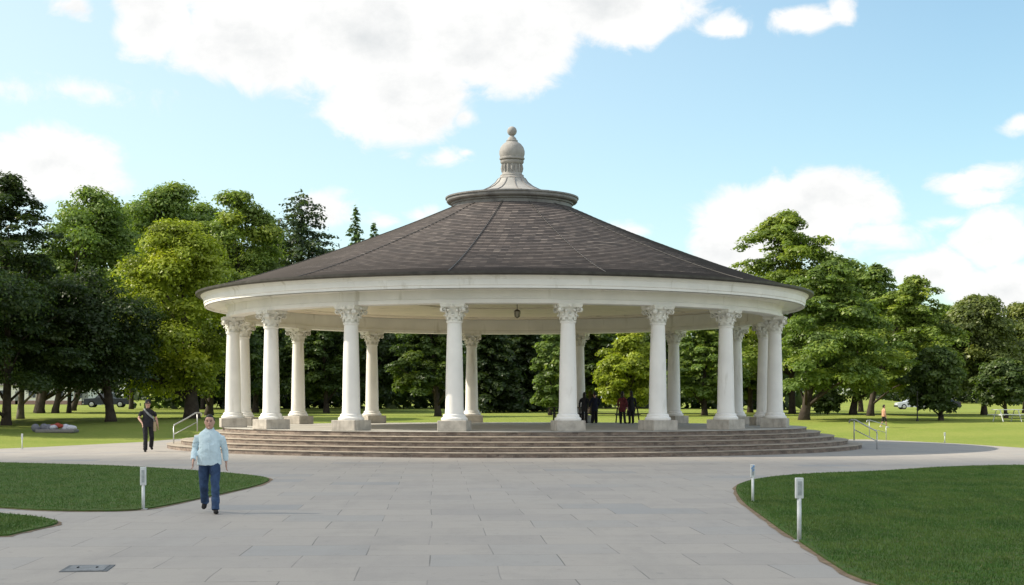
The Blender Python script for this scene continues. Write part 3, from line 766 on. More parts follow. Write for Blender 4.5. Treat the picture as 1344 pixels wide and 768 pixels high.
# columns: one built, sixteen placed
def capital_mesh():
    mb = MB()
    mb.lathe([(.265, 0), (.29, .02), (.29, .06), (.26, .08), (.25, .14), (.27, .34), (.36, .50), (.40, .53)], 24)
    for row, (n, z0, h, r0, out, off) in enumerate(((8, .09, .20, .255, .10, 0), (8, .17, .28, .265, .17, .5))):
        for k in range(n):
            a = 2 * PI * (k + off) / n
            pts = []; rad = []
            for q in range(7):
                f = q / 6
                r = r0 + .03 + out * max(0, f - .35) ** 1.3 * 1.6; z = z0 + h * math.sin(min(f, .82) / .82 * PI / 2) - max(0, f - .8) * .35
                pts.append((r * math.sin(a), -r * math.cos(a), z)); rad.append(((.015 + .07 * math.sin(PI * (.2 + .75 * f))), .022))
            mb.tube(pts, rad, 8, hint=(math.cos(a), math.sin(a), 0))
    for k in range(4):                                   # corner volutes
        a = PI / 4 + k * PI / 2
        c = Vector((.50 * math.sin(a), -.50 * math.cos(a), .45)); rd = Vector((math.sin(a), -math.cos(a), 0)); tn = Vector((math.cos(a), math.sin(a), 0))
        sp = []; sr = []
        for q in range(26):
            th = q / 25 * 3.6 * PI; rad = .115 * (1 - q / 27)
            sp.append(c + rd * (rad * math.cos(th + PI / 2)) + Vector((0, 0, rad * math.sin(th + PI / 2)))); sr.append((.07, .022))
        mb.tube(sp, sr, 8, hint=tn)
        st = Vector((.31 * math.sin(a), -.31 * math.cos(a), .28))
        mb.tube([st, st.lerp(c, .6) + Vector((0, 0, .06)), c + Vector((0, 0, .115))], [(.05, .03)] * 3, 8, hint=tn)
    for k in range(4):                                   # rosettes
        a = k * PI / 2
        mb.ball((.42 * math.sin(a), -.42 * math.cos(a), .565), (.07, .07, .06), 8, 6)
    n = 8; P = []
    for k in range(4):                                   # concave abacus
        a = PI / 4 + k * PI / 2; a2 = a + PI / 2
        p0 = Vector((.62 * math.sin(a), -.62 * math.cos(a))); p1 = Vector((.62 * math.sin(a2), -.62 * math.cos(a2)))
        for q in range(n):
            f = q / n; p = p0.lerp(p1, f); p = p * (1 - .06 * math.sin(PI * f)); P.append(p)
    m_ = len(P)
    V = []
    for sc, z in ((.93, .53), (.97, .57), (.97, .60), (1.0, .61), (1.0, .66)): V += [(p.x * sc, p.y * sc, z) for p in P]
    F = [tuple(reversed(range(m_))), tuple(4 * m_ + i for i in range(m_))]
    for j in range(4): F += [(j * m_ + i, j * m_ + (i + 1) % m_, (j + 1) * m_ + (i + 1) % m_, (j + 1) * m_ + i) for i in range(m_)]
    mb.add(V, F)
    return mb
def make_column():
    c = empty('column', (0, 0, .82), parent=pav)
    MB().bbox((0, 0, .185), (1.02, 1.02, .37), .02).build('pedestal', M['pedestal'], c)
    MB().lathe([(.455, .37), (.47, .40), (.465, .45), (.42, .48), (.395, .51), (.40, .54), (.39, .57), (.35, .60)], 36).build('base', M['white'], c, auto=40)
    prof = []
    for q in range(13):
        f = q / 12; prof.append((.318 - .066 * f ** 1.5 + (.015 if q == 0 else 0), .60 + f * 3.16))
    prof += [(.285, 3.77), (.285, 3.80), (.258, 3.82)]
    MB().lathe(prof, 36).build('shaft', M['white'], c, auto=40)
    cp = capital_mesh().build('capital', M['capital'], c, auto=40); cp.location = (0, 0, 3.78)
    return c
ANG = [-74, -50, -28.5, -8.6, 11.4, 28.9, 46.3, 72, 98, 113, 135, 161.4, -171.3, -145, -122, -96]
colm = make_column()
for i, dg in enumerate(ANG):
    c = colm if i == 0 else copy_tree(colm, pav)
    a = math.radians(dg); c.location = (EX + 11.4 * math.sin(a), -11.4 * math.cos(a), .82); c.rotation_euler = (0, 0, a * (1 if abs(dg) < 120 else 1))
# hanging lantern
lan = empty('lantern', (.22, 62.2, 6.05), 0, 'small dark lantern hanging from the pavilion ceiling', 'lantern')
MB().lathe([(.10, .04), (.12, 0), (.05, -.03), (.015, -.04), (.015, -.30)], 12).build('rod', M['brass'], lan, smooth=True)
MB().lathe([(.03, -.62), (.10, -.58), (.13, -.42), (.13, -.38)], 10).build('glass_shade', M['glass'], lan, smooth=True)
MB().lathe([(.135, -.38), (.15, -.365), (.08, -.31), (.015, -.28)], 10).build('cap', M['brass'], lan)
lm = MB()
for k in range(5):
    a = 2 * PI * k / 5; lm.tube([(.135 * math.sin(a), .135 * math.cos(a), -.38), (.135 * math.sin(a), .135 * math.cos(a), -.44), (.105 * math.sin(a), .105 * math.cos(a), -.59), (0, 0, -.66)], .012, 5)
lm.build('frame', M['brass'], lan)

# ---------------------------------------------------------------- handrails
def handrail(label, p0, p1, z0b, z0t, z1b, z1t, r=.024):
    h = empty('handrail', (p0[0], p0[1], z0b), 0, label, 'handrail', 'metal handrails at the pavilion steps')
    d = Vector((p1[0] - p0[0], p1[1] - p0[1], 0)); A = Vector((0, 0, z0t - z0b)); B = d + Vector((0, 0, z1t - z0b))
    ex = d.normalized() * .22
    MB().tube([(0, 0, -.03), A - Vector((0, 0, .05))], r, 8).build('post', M['metal'], h, smooth=True)
    MB().tube([d + Vector((0, 0, z1b - z0b)), B - Vector((0, 0, .05))], r, 8).build('post', M['metal'], h, smooth=True)
    MB().tube([A - Vector((0, 0, .06)), A + (B - A) * .03, A + (B - A) * .5, B - ex * .3, B + ex * .6, B + ex - Vector((0, 0, .03)), B + ex * 1.05 - Vector((0, 0, .14))], r * 1.1, 8).build('rail', M['metal'], h, smooth=True)
    MB().tube([A - Vector((0, 0, .38)), B - Vector((0, 0, .38))], r * .8, 8).build('lower_rail', M['metal'], h, smooth=True)
p = gx(228, 59.5)
handrail('metal handrail at the left end of the steps behind the walking man', (p, 59.5), (gx(259, 60.5), 60.5), 0, .90, .62, 1.40)
handrail('metal handrail at the right end of the front steps', (gx(1151, 57), 57), (gx(1121, 57.8), 57.8), 0, .70, .33, 1.14)
handrail('smaller dark handrail on the far right side of the steps', (gx(1163, 71), 71), (gx(1141, 70), 70), 0, .75, .2, .98, .018)

# ---------------------------------------------------------------- marker posts and drain plate
def marker(label, px, py, h, wd, head_h, mark=False, rz=0.0, thin=False):
    x, y = gp(px, py)
    on = float(terrain(x, y)) + .03 if y > 56 else 0
    b = empty('marker_post', (x, y, max(0, on)), rz, label, 'post', 'short white marker posts along the lawns')
    pw = wd * .55
    MB().tube([(0, 0, -.03), (0, 0, h - head_h + .03)], pw / 2, 12).build('post', M['post'], b, smooth=True)
    MB().bbox((0, 0, .008), (pw * 2.4, pw * 2.4, .02), .004).build('base_plate', M['metal'], b)
    hd = MB().bbox((0, 0, h - head_h / 2), (wd, wd * .55, head_h), wd * .09).build('head', M['post'], b)
    if not thin:
        MB().bbox((0, -wd * .28, h - head_h * .5), (wd * .5, .012, head_h * .68), .003).build('panel', M['slot'], hd)
    if mark:
        m = MB()
        pts = [(wd * .3 * math.sin(q * 1.25), -wd * .30, h - head_h * .08 - q * head_h * .055) for q in range(9)]
        m.tube(pts, .009, 6); m.build('mark', M['blue'], hd)
    return b
marker('nearest marker post with a dark slot panel, at the edge of the right lawn', 1049, 711, .83, .105, .27, rz=.08)
marker('marker post with a blue squiggle at the tip of the right lawn', 988, 660, .69, .085, .23, mark=True, rz=-.1)
marker('marker post standing at the edge of the left lawn beside the walking man', 188, 669, .72, .10, .31, rz=.12)
marker('thin small post on the sunlit lawn at the far left edge', 29, 589.5, .60, .07, .22, thin=True)
marker('thin small post on the sunlit lawn at the far right', 1240, 580.6, .45, .08, .16, thin=True)
dx, dy = gp(115, 746.5)
dr = empty('drain_cover', (dx, dy, 0), .12, 'dark square metal drain cover set in the paving', 'drain cover')
MB().bbox((0, 0, .003), (.50, .62, .010), .004).build('frame', M['drain'], dr)
MB().bbox((0, 0, .006), (.40, .56, .014), .003).build('plate', M['plate'], dr)
for sx in (-1, 1): MB().tube([(sx * .10, -.03, .0135), (sx * .10, .03, .0135)], .012, 6).build('lifting_slot', M['iron'], dr)

# ---------------------------------------------------------------- people
def cloth(name, c, var=.15, sc=9): return varmat(name, c, var, sc, .85, bmp=.35, scale2=25, spec=.15)
SKIN = varmat('skin', (.47, .28, .215), .08, 20, .5)
SKIN2 = varmat('tanned_skin', (.33, .19, .13), .08, 20, .5)
HAIR = varmat('dark_hair', (.018, .014, .012), .3, 40, .6)
EYE = varmat('eye', (.03, .025, .02), .1, 5, .3)
LIP = varmat('lips', (.30, .13, .11), .1, 20, .5)
def hand(mb, w, d, side, fr, s=1.0):
    """palm, four bent fingers and a thumb hanging from wrist w along d; fr = forward"""
    w = Vector(w); d = Vector(d).normalized(); fr = Vector(fr).normalized()
    nrm = d.cross(fr).normalized() * side
    mb.tube([w - d * .02 * s, w + d * .02 * s, w + d * .05 * s, w + d * .09 * s], [(.024 * s, .018 * s), (.034 * s, .016 * s), (.042 * s, .015 * s), (.040 * s, .013 * s)], 8, hint=fr)
    for k, ln in enumerate((.070, .080, .074, .058)):
        b = w + d * .085 * s + fr * ((.030 - .020 * k) * s)
        a1 = b + d * ln * .45 * s; a2 = a1 + (d * .85 - nrm * .5) * ln * .33 * s; a3 = a2 + (d * .6 - nrm * .8) * ln * .25 * s
        mb.tube([b - d * .02 * s, a1, a2, a3], [.0095 * s, .009 * s, .0085 * s, .007 * s], 6)
    b = w + d * .03 * s + fr * .030 * s
    mb.tube([b - fr * .012 * s, b + (fr * .6 + d * .6) * .035 * s, b + (fr * .55 + d * .9) * .062 * s - nrm * .01 * s], [.013 * s, .011 * s, .008 * s], 6)

def folds(o, amp, fr=8.0):
    from mathutils import noise as mn
    me = o.data
    nor = np.empty(len(me.vertices) * 3, np.float32); me.vertices.foreach_get('normal', nor); nor = nor.reshape(-1, 3)
    out_ = np.empty((len(me.vertices), 3), np.float32)
    for v in me.vertices:
        p = v.co.copy()
        q = Vector((p.x * fr, p.y * fr, p.z * fr * 1.7 + 2.2 * mn.noise(p * 3.0)))
        a = mn.noise(q) + .5 * mn.noise(q * 2.1 + Vector((9, 3, 1)))
        out_[v.index] = np.asarray(p) + nor[v.index] * (amp * (.6 - abs(a) * 2.0))
    me.vertices.foreach_set('co', out_.ravel()); me.update()
def person(label, loc, rz, h, pose, top, bottom, shoe, skin=SKIN, hair='short', hat=None, sleeves='long', fat=1.0, detail=True, group=None, legs='long', hairmat=None, coat=False, untucked=True):
    k = h / 1.75
    root = empty('person', loc, rz, label, 'person', group); root.scale = (k, k, k)
    J = {'pel': (0, 0, .95), 'chest': (0, 0, 1.30), 'neck': (0, .01, 1.47), 'head': (0, -.015, 1.625),
         'shl': (-.19, 0, 1.41), 'shr': (.19, 0, 1.41), 'ell': (-.27, .03, 1.13), 'elr': (.27, .03, 1.13), 'wrl': (-.29, -.04, .89), 'wrr': (.29, -.04, .89),
         'hil': (-.095, 0, .93), 'hir': (.095, 0, .93), 'knl': (-.10, -.02, .50), 'knr': (.10, -.02, .50), 'anl': (-.105, .02, .09), 'anr': (.105, .02, .09)}
    J.update(pose); J = {a: Vector(b) for a, b in J.items()}
    HS = 1.04 if detail else 1.03
    vx = .0105 if detail else .017
    hd = J['head']; nk = J['neck']
    b = MB()
    b.tube([nk - Vector((0, 0, .10)), nk, hd - HS * Vector((0, -.01, .06))], [.07, .058, .055], 12)
    hz = [(-.118, .030, .030, -.030), (-.105, .052, .055, -.022), (-.075, .066, .078, -.008), (-.03, .074, .092, 0), (.02, .078, .098, .004), (.065, .074, .094, .006), (.100, .052, .068, .006), (.115, .022, .030, .006)]
    b.tube([hd + HS * Vector((0, q[3], q[0])) for q in hz], [(q[1] * HS, q[2] * HS) for q in hz], 16)
    b.tube([hd + HS * Vector((0, -.085, .022)), hd + HS * Vector((0, -.108, -.018)), hd + HS * Vector((0, -.092, -.030))], [.010, .017, .012], 8)
    b.ball(hd + HS * Vector((0, -.090, -.055)), (.024, .012, .011), 8, 6); b.ball(hd + HS * Vector((0, -.082, -.098)), (.024, .020, .018), 8, 6)
    for s in (-1, 1): b.ball(hd + HS * Vector((s * .080, .008, -.005)), (.011, .020, .032), 8, 6)
    for s, e, wr, sh in ((-1, 'ell', 'wrl', 'shl'), (1, 'elr', 'wrr', 'shr')):
        b.tube([J[sh].lerp(J[e], .18), J[sh].lerp(J[e], .5), J[e], J[e].lerp(J[wr], .4), J[wr]], [.044, .045, .040, .040, .027], 10)
        d = (J[wr] - J[e]).normalized()
        hand(b, J[wr], (Vector((d.x * .4, d.y * .7, d.z)) + Vector((0, 0, -1)) * .4), s, (0, -1, 0), 1.12)
    for hp, kn, an in (('hil', 'knl', 'anl'), ('hir', 'knr', 'anr')):
        b.tube([J[hp], J[hp].lerp(J[kn], .5), J[kn], J[kn].lerp(J[an], .35), J[an]], [.075, .066, .050, .050, .034], 10)
        b.tube([J[an] + Vector((0, .02, -.03)), J[an] + Vector((0, -.06, -.055))], [.034, .03], 8)
    b.tube([J['pel'] - Vector((0, 0, .04)), J['pel'] + Vector((0, 0, .15)), J['chest'], nk - Vector((0, 0, .08))], [(.13, .09), (.115, .085), (.14, .10), (.10, .07)], 14)
    b.remesh('body', skin, root, vx, 2 if detail else 3)
    if detail:
        for s in (-1, 1): MB().ball(hd + HS * Vector((s * .030, -.086, .010)), (.013, .010, .008), 8, 6).build('eye', EYE, root, smooth=True)
        for s in (-1, 1): MB().tube([hd + HS * Vector((s * .014, -.094, .032)), hd + HS * Vector((s * .034, -.092, .038)), hd + HS * Vector((s * .050, -.080, .030))], .005, 6).build('eyebrow', HAIR, root, smooth=True)
        MB().ball(hd + HS * Vector((0, -.098, -.056)), (.024, .008, .007), 10, 6).build('mouth', LIP, root, smooth=True)
    # top
    t = MB(); f = fat; pz = J['pel']; ch = J['chest']
    hem = pz + Vector((0, 0, -.10 if untucked else .03))
    if coat: hem = pz + Vector((0, 0, -.30))
    t.tube([hem, pz + Vector((0, -.01 * f, .08)), pz.lerp(ch, .55) + Vector((0, -.02 * f, 0)), ch + Vector((0, -.005, 0)), ch + Vector((0, 0, .075)), ch + Vector((0, .005, .115)), ch + Vector((0, .015, .145)), nk + Vector((0, .018, -.008))],
           [(.190 * f, .158 * f), (.184 * f, .154 * f), (.165 * f, .138 * f), (.170 * (f + 1) / 2, .120 * (f + 1) / 2), (.180, .106), (.164, .092), (.112, .074), (.066, .060)], 20)
    for e, wr, sh in (('ell', 'wrl', 'shl'), ('elr', 'wrr', 'shr')):
        e1 = J[wr] - (J[wr] - J[e]) * .06 if sleeves == 'long' else J[sh].lerp(J[e], .72)
        if sleeves == 'long': t.tube([Vector((J[sh].x * .45, J[sh].y, J[sh].z - .06)), Vector((J[sh].x * .80, J[sh].y, J[sh].z - .048)), J[sh].lerp(J[e], .27), J[sh].lerp(J[e], .5), J[e], J[e].lerp(J[wr], .5), e1], [.058, .064, .065, .062, .057, .052, .046], 12)
        else: t.tube([Vector((J[sh].x * .45, J[sh].y, J[sh].z - .06)), Vector((J[sh].x * .80, J[sh].y, J[sh].z - .048)), J[sh].lerp(J[e], .27), J[sh].lerp(J[e], .5), e1], [.052, .058, .063, .063, .066], 12)
    folds(t.remesh('coat' if coat else 'shirt', top, root, vx, 2), .0075 if detail else .008, 6.0)
    if detail and sleeves == 'long':
        for s in (-1, 1):
            MB().tube([nk + Vector((s * .012, -.075, -.065)), nk + Vector((s * .040, -.078, -.035)), nk + Vector((s * .066, -.035, -.005)), nk + Vector((s * .070, .02, .012)), nk + Vector((s * .045, .062, .020)), nk + Vector((0, .075, .022))], [(.020, .007), (.030, .008), (.028, .008), (.026, .008), (.024, .008), (.022, .008)], 8, hint=(0, 0, 1)).build('collar', top, root, smooth=True)
        MB().tube([pz + Vector((.012, -.152 * f, -.09)), pz + Vector((.012, -.160 * f, .06)), pz.lerp(ch, .55) + Vector((.012, -.162 * f, 0)), ch + Vector((.012, -.130, -.005)), ch + Vector((.010, -.108, .085))], [(.012, .003)] * 5, 6).build('placket', top, root, smooth=True)
        for q in range(5): MB().ball(pz.lerp(ch, .0 + .22 * q) + Vector((0, -(.150, .158, .158, .150, .139)[q] * (f / 1.14), 0)), (.008, .008, .008), 6, 5).build('button', M['white'], root)
    q = MB()
    q.tube([pz + Vector((0, 0, -.10)), pz + Vector((0, 0, -.02)), pz + Vector((0, 0, .07))], [(.135 * f, .105 * f), (.152 * f, .115 * f), (.150 * f, .112 * f)], 18)
    for hp, kn, an in (('hil', 'knl', 'anl'), ('hir', 'knr', 'anr')):
        end = J[an] + Vector((0, 0, -.02)) if legs == 'long' else J[kn] + (J[kn] - J[hp]) * .02
        if legs == 'long': q.tube([J[hp] + Vector((0, 0, .03)), J[hp].lerp(J[kn], .45), J[kn], J[kn].lerp(J[an], .5), end], [(.080 * f, .095 * f), (.086 * f, .092 * f), .076, .072, .072], 14)
        else: q.tube([J[hp] + Vector((0, 0, .03)), J[hp].lerp(J[kn], .5), end], [(.095, .105), .09, .085], 14)
    folds(q.remesh('trousers' if legs == 'long' else 'shorts', bottom, root, vx, 2), .008 if detail else .006, 6.0)
    for an, kn in (('anl', 'knl'), ('anr', 'knr')):
        a = J[an]; sx = -.012 if an == 'anl' else .012
        pit = pose.get('pitch_' + an[-1], Vector((0, 0, 0)))
        lift = a.z - .09
        toe = Vector((sx * 2.2, -.17, -.055)); heel = Vector((0, .055, -.05)); 
        if lift > .04: toe = Vector((sx, -.12, -.13)); heel = Vector((0, .06, 0))
        s = MB(); s.tube([a + heel, a + heel.lerp(toe, .15) + Vector((0, 0, .01)), a + heel.lerp(toe, .5), a + heel.lerp(toe, .85), a + toe], [(.030, .030), (.042, .040), (.047, .038), (.046, .030), (.028, .020)], 12)
        s.tube([a + Vector((0, .01, -.03)), a + Vector((0, .012, .03))], [.045, .042], 10)
        s.remesh('shoe', shoe, root, .009, 2)
    hm = hairmat or HAIR
    if hair:
        s = MB(); s.ball((0, .008, 0), (.089 * HS, .113 * HS, .130 * HS), 22, 16)
        W = []
        for v in s.V:
            x_, y_, z_ = v
            z_ += .006 * math.sin(x_ * 60 + 1) * (y_ < 0)
            line = .080 if y_ < -.05 else (.080 - (y_ + .05) / .07 * .095 if y_ < .02 else -.015 - min(1, (y_ - .02) / .06) * .070)
            if abs(x_) < .03 and y_ < -.045: line += .008
            k_ = 1 if z_ > line else .80
            W.append(hd + HS * Vector((x_ * k_, y_ * k_ + (0 if k_ == 1 else .004), max(z_, line - .02) if k_ < 1 else z_)))
        s.V = W
        if hair == 'long': s.tube([hd + HS * Vector((0, .03, .05)), hd + HS * Vector((0, .06, -.05)), hd + HS * Vector((0, .075, -.18)), hd + HS * Vector((0, .08, -.26))], [(.085, .07), (.088, .05), (.085, .035), (.05, .02)], 12)
        s.remesh('hair', hm, root, .010, 1)
    if hat:
        s = MB()
        s.lathe([(.0, .155), (.06, .150), (.090, .125), (.094, .06), (.096, .048), (.150, .030), (.152, .022), (.096, .036), (.08, .04)], 20, hd + HS * Vector((0, .005, 0)))
        s.build('hat', hat, root, smooth=True)
    return root

SHIRT = cloth('pale_blue_cotton', (.52, .64, .70), .10); JEANS = cloth('blue_denim', (.035, .062, .125), .3)
BLACK = cloth('black_cotton', (.024, .024, .028), .25); SHOEB = cloth('dark_leather', (.02, .018, .018)); TAN = cloth('tan_canvas', (.36, .28, .18))
MAROON = cloth('maroon_cloth', (.12, .03, .035)); PEACH = cloth('peach_cotton', (.55, .30, .20)); GREYC = cloth('grey_webbing', (.22, .23, .23)); NAVY = cloth('navy_cloth', (.02, .022, .04))
DKT = cloth('dark_trousers', (.022, .022, .026))
x, y = gp(275, 673)
person('man in a pale blue shirt and jeans walking towards the viewer on the plaza', (x, y, 0), .10, 1.625,
       {'knl': (-.10, .0, .50), 'anl': (-.11, .30, .19), 'knr': (.12, -.20, .52), 'anr': (.135, -.30, .09), 'ell': (-.265, .07, 1.13), 'elr': (.262, .03, 1.13), 'wrl': (-.265, -.17, .93), 'wrr': (.285, .05, .90),
        'shl': (-.195, .01, 1.40), 'shr': (.195, -.01, 1.40), 'chest': (0, -.02, 1.30), 'head': (.005, -.045, 1.60), 'hil': (-.09, 0, .93), 'hir': (.09, 0, .93)},
       SHIRT, JEANS, SHOEB, fat=1.13)
x, y = gp(194, 593)
person('man in a black hat and dark clothes walking on the path left of the steps', (x, y, 0), .42, 1.90,
       {'knl': (-.10, -.14, .51), 'anl': (-.12, -.20, .09), 'knr': (.13, -.04, .50), 'anr': (.17, .32, .20), 'ell': (-.30, .02, 1.14), 'wrl': (-.22, -.16, .98), 'elr': (.29, .06, 1.13), 'wrr': (.33, -.02, .90)},
       BLACK, DKT, SHOEB, skin=SKIN, hat=BLACK, sleeves='short', fat=1.04)
bgm = empty('shoulder_bag', (x, y, 0), .42, 'tan shoulder bag with a grey strap worn by the man in the black hat', 'bag')
MB().bbox((.24, .02, .93), (.12, .26, .36), .03).build('pouch', TAN, bgm)
MB().tube([(.26, .0, 1.1), (.17, -.17, 1.24), (.0, -.185, 1.38), (-.13, -.11, 1.54), (-.14, .03, 1.58), (-.0, .17, 1.42), (.2, .15, 1.2), (.26, .05, 1.1)], [(.035, .006)] * 8, 8, hint=(0, 0, 1)).build('strap', GREYC, bgm)
# people under the roof (on the platform)
FZ = .82
def px_person(px, Y): return (gx(px, Y), Y, FZ)
pg = None
person('dark dressed person standing behind the right front middle column, left one of two', px_person(767, 71), PI * .9, 1.50, {}, BLACK, DKT, SHOEB, detail=False, coat=True, hair='long')
person('dark dressed person beside the picnic table, right one of two', px_person(780.5, 71.5), PI * 1.1, 1.52, {'wrl': (-.2, -.1, .9)}, NAVY, DKT, SHOEB, detail=False, coat=True)
person('person in a maroon coat standing close to a dark dressed companion', px_person(817, 70), PI * .8, 1.52, {'anl': (-.13, -.05, .09)}, MAROON, DKT, SHOEB, detail=False, coat=True, hair='long')
person('person in dark clothes standing right of the one in maroon', px_person(828.5, 70.3), PI * 1.15, 1.54, {}, BLACK, DKT, SHOEB, detail=False, coat=True, hair='long')
x, Yc = gx(1160, 84), 84
person('child in a peach top and dark shorts walking on the far right lawn', (x, Yc, float(terrain(x, Yc))), PI * .55, 1.32,
       {'knl': (-.10, -.12, .52), 'anl': (-.10, -.20, .10), 'knr': (.10, .04, .50), 'anr': (.10, .22, .13)}, PEACH, BLACK, M['white'], detail=False, sleeves='short', legs='short')

# ---------------------------------------------------------------- picnic tables
def picnic(name_label, loc, rz, mat, s=1.0, group='dark picnic tables'):
    t = empty('picnic_table', loc, rz, name_label, 'picnic table', group); t.scale = (s, s, s)
    m = MB()
    for k in range(5): m.bbox((0, -.30 + .15 * k, .75), (1.8, .135, .04), .006)
    m.build('table_top', mat, t)
    for sy in (-1, 1):
        m = MB()
        for k in range(2): m.bbox((0, sy * (.62 + .14 * k), .45), (1.8, .125, .04), .006)
        m.build('bench_seat', mat, t)
    for sx in (-.62, .62):
        m = MB()
        m.tube([(sx, -.62, 0), (sx, -.22, .73)], .035, 6); m.tube([(sx, .62, 0), (sx, .22, .73)], .035, 6); m.tube([(sx, -.78, .41), (sx, .78, .41)], .03, 6)
        m.build('leg_frame', mat, t)
    return t
picnic('dark picnic table between the two groups of people', (gx(795, 72.5), 72.5, FZ), .1, M['darkwood'])
picnic('dark picnic table right of the couple, half behind a column', (gx(851, 71.8), 71.8, FZ), -.35, M['darkwood'])
picnic('dark picnic table mostly hidden by the right front middle column', (gx(744, 72.8), 72.8, FZ), .05, M['darkwood'])
x, Yc = gx(1322, 92), 92
picnic('pale picnic table in the shade near the right edge', (x, Yc, float(terrain(x, Yc))), .2, M['post'], group='pale picnic tables on the lawn')

# slender black pole on the right lawn
x, Yc = gx(1204, 93), 93
pl = empty('pole', (x, Yc, float(terrain(x, Yc))), 0, 'slender black pole on the right lawn in front of the silver car', 'pole')
MB().lathe([(.10, 0), (.10, .06), (.05, .12), (.04, .2), (.032, 1.75), (.045, 1.78), (.045, 1.84), (.0, 1.9)], 10).build('shaft', M['iron'], pl, smooth=True)
MB().lathe([(.055, 1.62), (.06, 1.66), (.055, 1.70)], 10).build('band', M['iron'], pl, smooth=True)

# heap of cloth on a pad, left lawn
x, Yc = gx(75, 78.5), 78.5
hp = empty('cloth_heap', (x, Yc, float(terrain(x, Yc))), .05, 'low heap of grey, red and white cloth on a pad on the left lawn', 'cloth heap'); hp.scale = (.88, .88, .85)
PADM = cloth('grey_pad', (.20, .19, .18)); RED = cloth('red_cloth', (.34, .07, .05)); WHT = cloth('white_cloth', (.5, .5, .56)); GRY = cloth('grey_cloth', (.17, .17, .2))
def lump(name, mat, c, r, sd):
    q = np.random.default_rng(sd); m = MB()
    for _ in range(7): m.ball((c[0] + q.normal(0, r[0] * .4), c[1] + q.normal(0, r[1] * .4), c[2] + q.normal(0, r[2] * .15)), (r[0] * q.uniform(.4, .7), r[1] * q.uniform(.4, .7), r[2] * q.uniform(.5, .9)), 10, 7)
    return m.remesh(name, mat, hp, .035, 2)
MB().bbox((0, 0, .09), (2.3, 1.4, .22), .08, seg=3).build('pad', PADM, hp)
lump('grey_cloth', GRY, (-.6, 0, .30), (.55, .5, .30), 1); lump('white_cloth', WHT, (-.15, -.1, .30), (.35, .4, .2), 2)
lump('red_cloth', RED, (0.05, -.05, .40), (.30, .3, .2), 3); lump('pale_cloth', WHT, (.65, 0, .29), (.5, .45, .28), 4)

# ---------------------------------------------------------------- vehicles
def paint(name, c, rough=.3, metal=.3):
    m = varmat(name, c, .06, 2, rough, metal); return m
GLASSD = varmat('car_glass', (.02, .025, .03), .2, 2, .08, 0, spec=.8); TYRE = varmat('tyre_rubber', (.015, .015, .016), .2, 8, .85); RIM = varmat('rim_metal', (.45, .45, .46), .1, 5, .3, .8)
def wheel(root, x, y, r=.34, wd=.22):
    wl = empty('wheel', (x, y, r), 0, parent=root)
    a = MB(); a.tube([(0, -wd / 2, 0), (0, -wd / 2 + .03, 0), (0, wd / 2 - .03, 0), (0, wd / 2, 0)], [r * .93, r, r, r * .93], 20, hint=(0, 0, 1)); a.build('tyre', TYRE, wl, auto=40)
    s = -1 if y < 0 else 1
    b = MB(); b.tube([(0, s * (wd / 2 - .02), 0), (0, s * (wd / 2 + .008), 0), (0, s * (wd / 2 + .016), 0)], [r * .62, r * .60, r * .2], 16, hint=(0, 0, 1)); b.build('rim', RIM, wl)
def body_shell(prof, hw, roofz, inset):                # side profile pushed across with tumblehome
    m = MB(); V = []; n = len(prof); ws = (-hw, -hw * .88, hw * .88, hw)
    for j, yy in enumerate(ws):
        for xx, zz in prof:
            k = max(0, (zz - .95) / (roofz - .95)); yv = yy * (1 - inset * k); sx = .985 if j in (0, 3) else 1.0
            V.append((xx * sx, yv, .2 + (zz - .2) * (.985 if j in (0, 3) else 1)))
    F = [tuple(range(n)), tuple(reversed(range(3 * n, 4 * n)))]
    for j in range(3): F += [(j * n + (i + 1) % n, j * n + i, (j + 1) * n + i, (j + 1) * n + (i + 1) % n) for i in range(n)]
    return m.add(V, F)
def car(label, loc, rz, col, prof, wins, wx, rz_, hw=.88, name='car', group=None, roofz=1.7, bumper=None):
    c = empty(name, loc, rz, label, 'pickup' if name == 'pickup' else 'car', group)
    body_shell(prof, hw, roofz, .16).build('body', col, c, auto=28)
    for poly in wins:
        for s in (-1, 1):
            k = lambda z: 1 - .16 * max(0, (z - .95) / (roofz - .95))
            V = [(x_, s * (hw * k(z_) * 1.006 + .004), z_) for x_, z_ in poly] + [(x_, s * (hw * k(z_) * .97), z_) for x_, z_ in poly]
            n = len(poly); MB().add(V, [tuple(range(n)) if s < 0 else tuple(reversed(range(n)))] + [((i + 1) % n, i, n + i, n + (i + 1) % n) for i in range(n)]).build('window', GLASSD, c)
    for x_ in wx:
        for s in (-1, 1): wheel(c, x_, s * (hw - .08), rz_)
    x0 = min(p[0] for p in prof); x1 = max(p[0] for p in prof)
    for s in (-1, 1):
        MB().bbox((x0 + .03, s * hw * .72, .78), (.10, .30, .16), .03).build('headlight', M['glass'], c)
        MB().bbox((x1 - .03, s * hw * .76, .85), (.08, .22, .18), .02).build('taillight', RED, c)
    MB().bbox((x0 - .01, 0, .45), (.14, hw * 1.9, .2), .04).build('bumper', bumper or TYRE, c)
    MB().bbox((x1 + .01, 0, .48), (.12, hw * 1.9, .2), .04).build('bumper', bumper or TYRE, c)
    return c
suv = [(-2.2, .28), (-2.28, .6), (-2.2, .88), (-1.2, 1.02), (-.45, 1.58), (-.2, 1.68), (1.5, 1.70), (2.0, 1.55), (2.2, 1.05), (2.25, .6), (2.18, .3)]
swin = [[(-.95, 1.06), (-.42, 1.50), (.1, 1.56), (.1, 1.06)], [(.18, 1.06), (.18, 1.56), (1.0, 1.57), (1.0, 1.06)], [(1.08, 1.06), (1.08, 1.57), (1.5, 1.55), (1.85, 1.12)]]
x, Yc = gx(1198, 198), 198
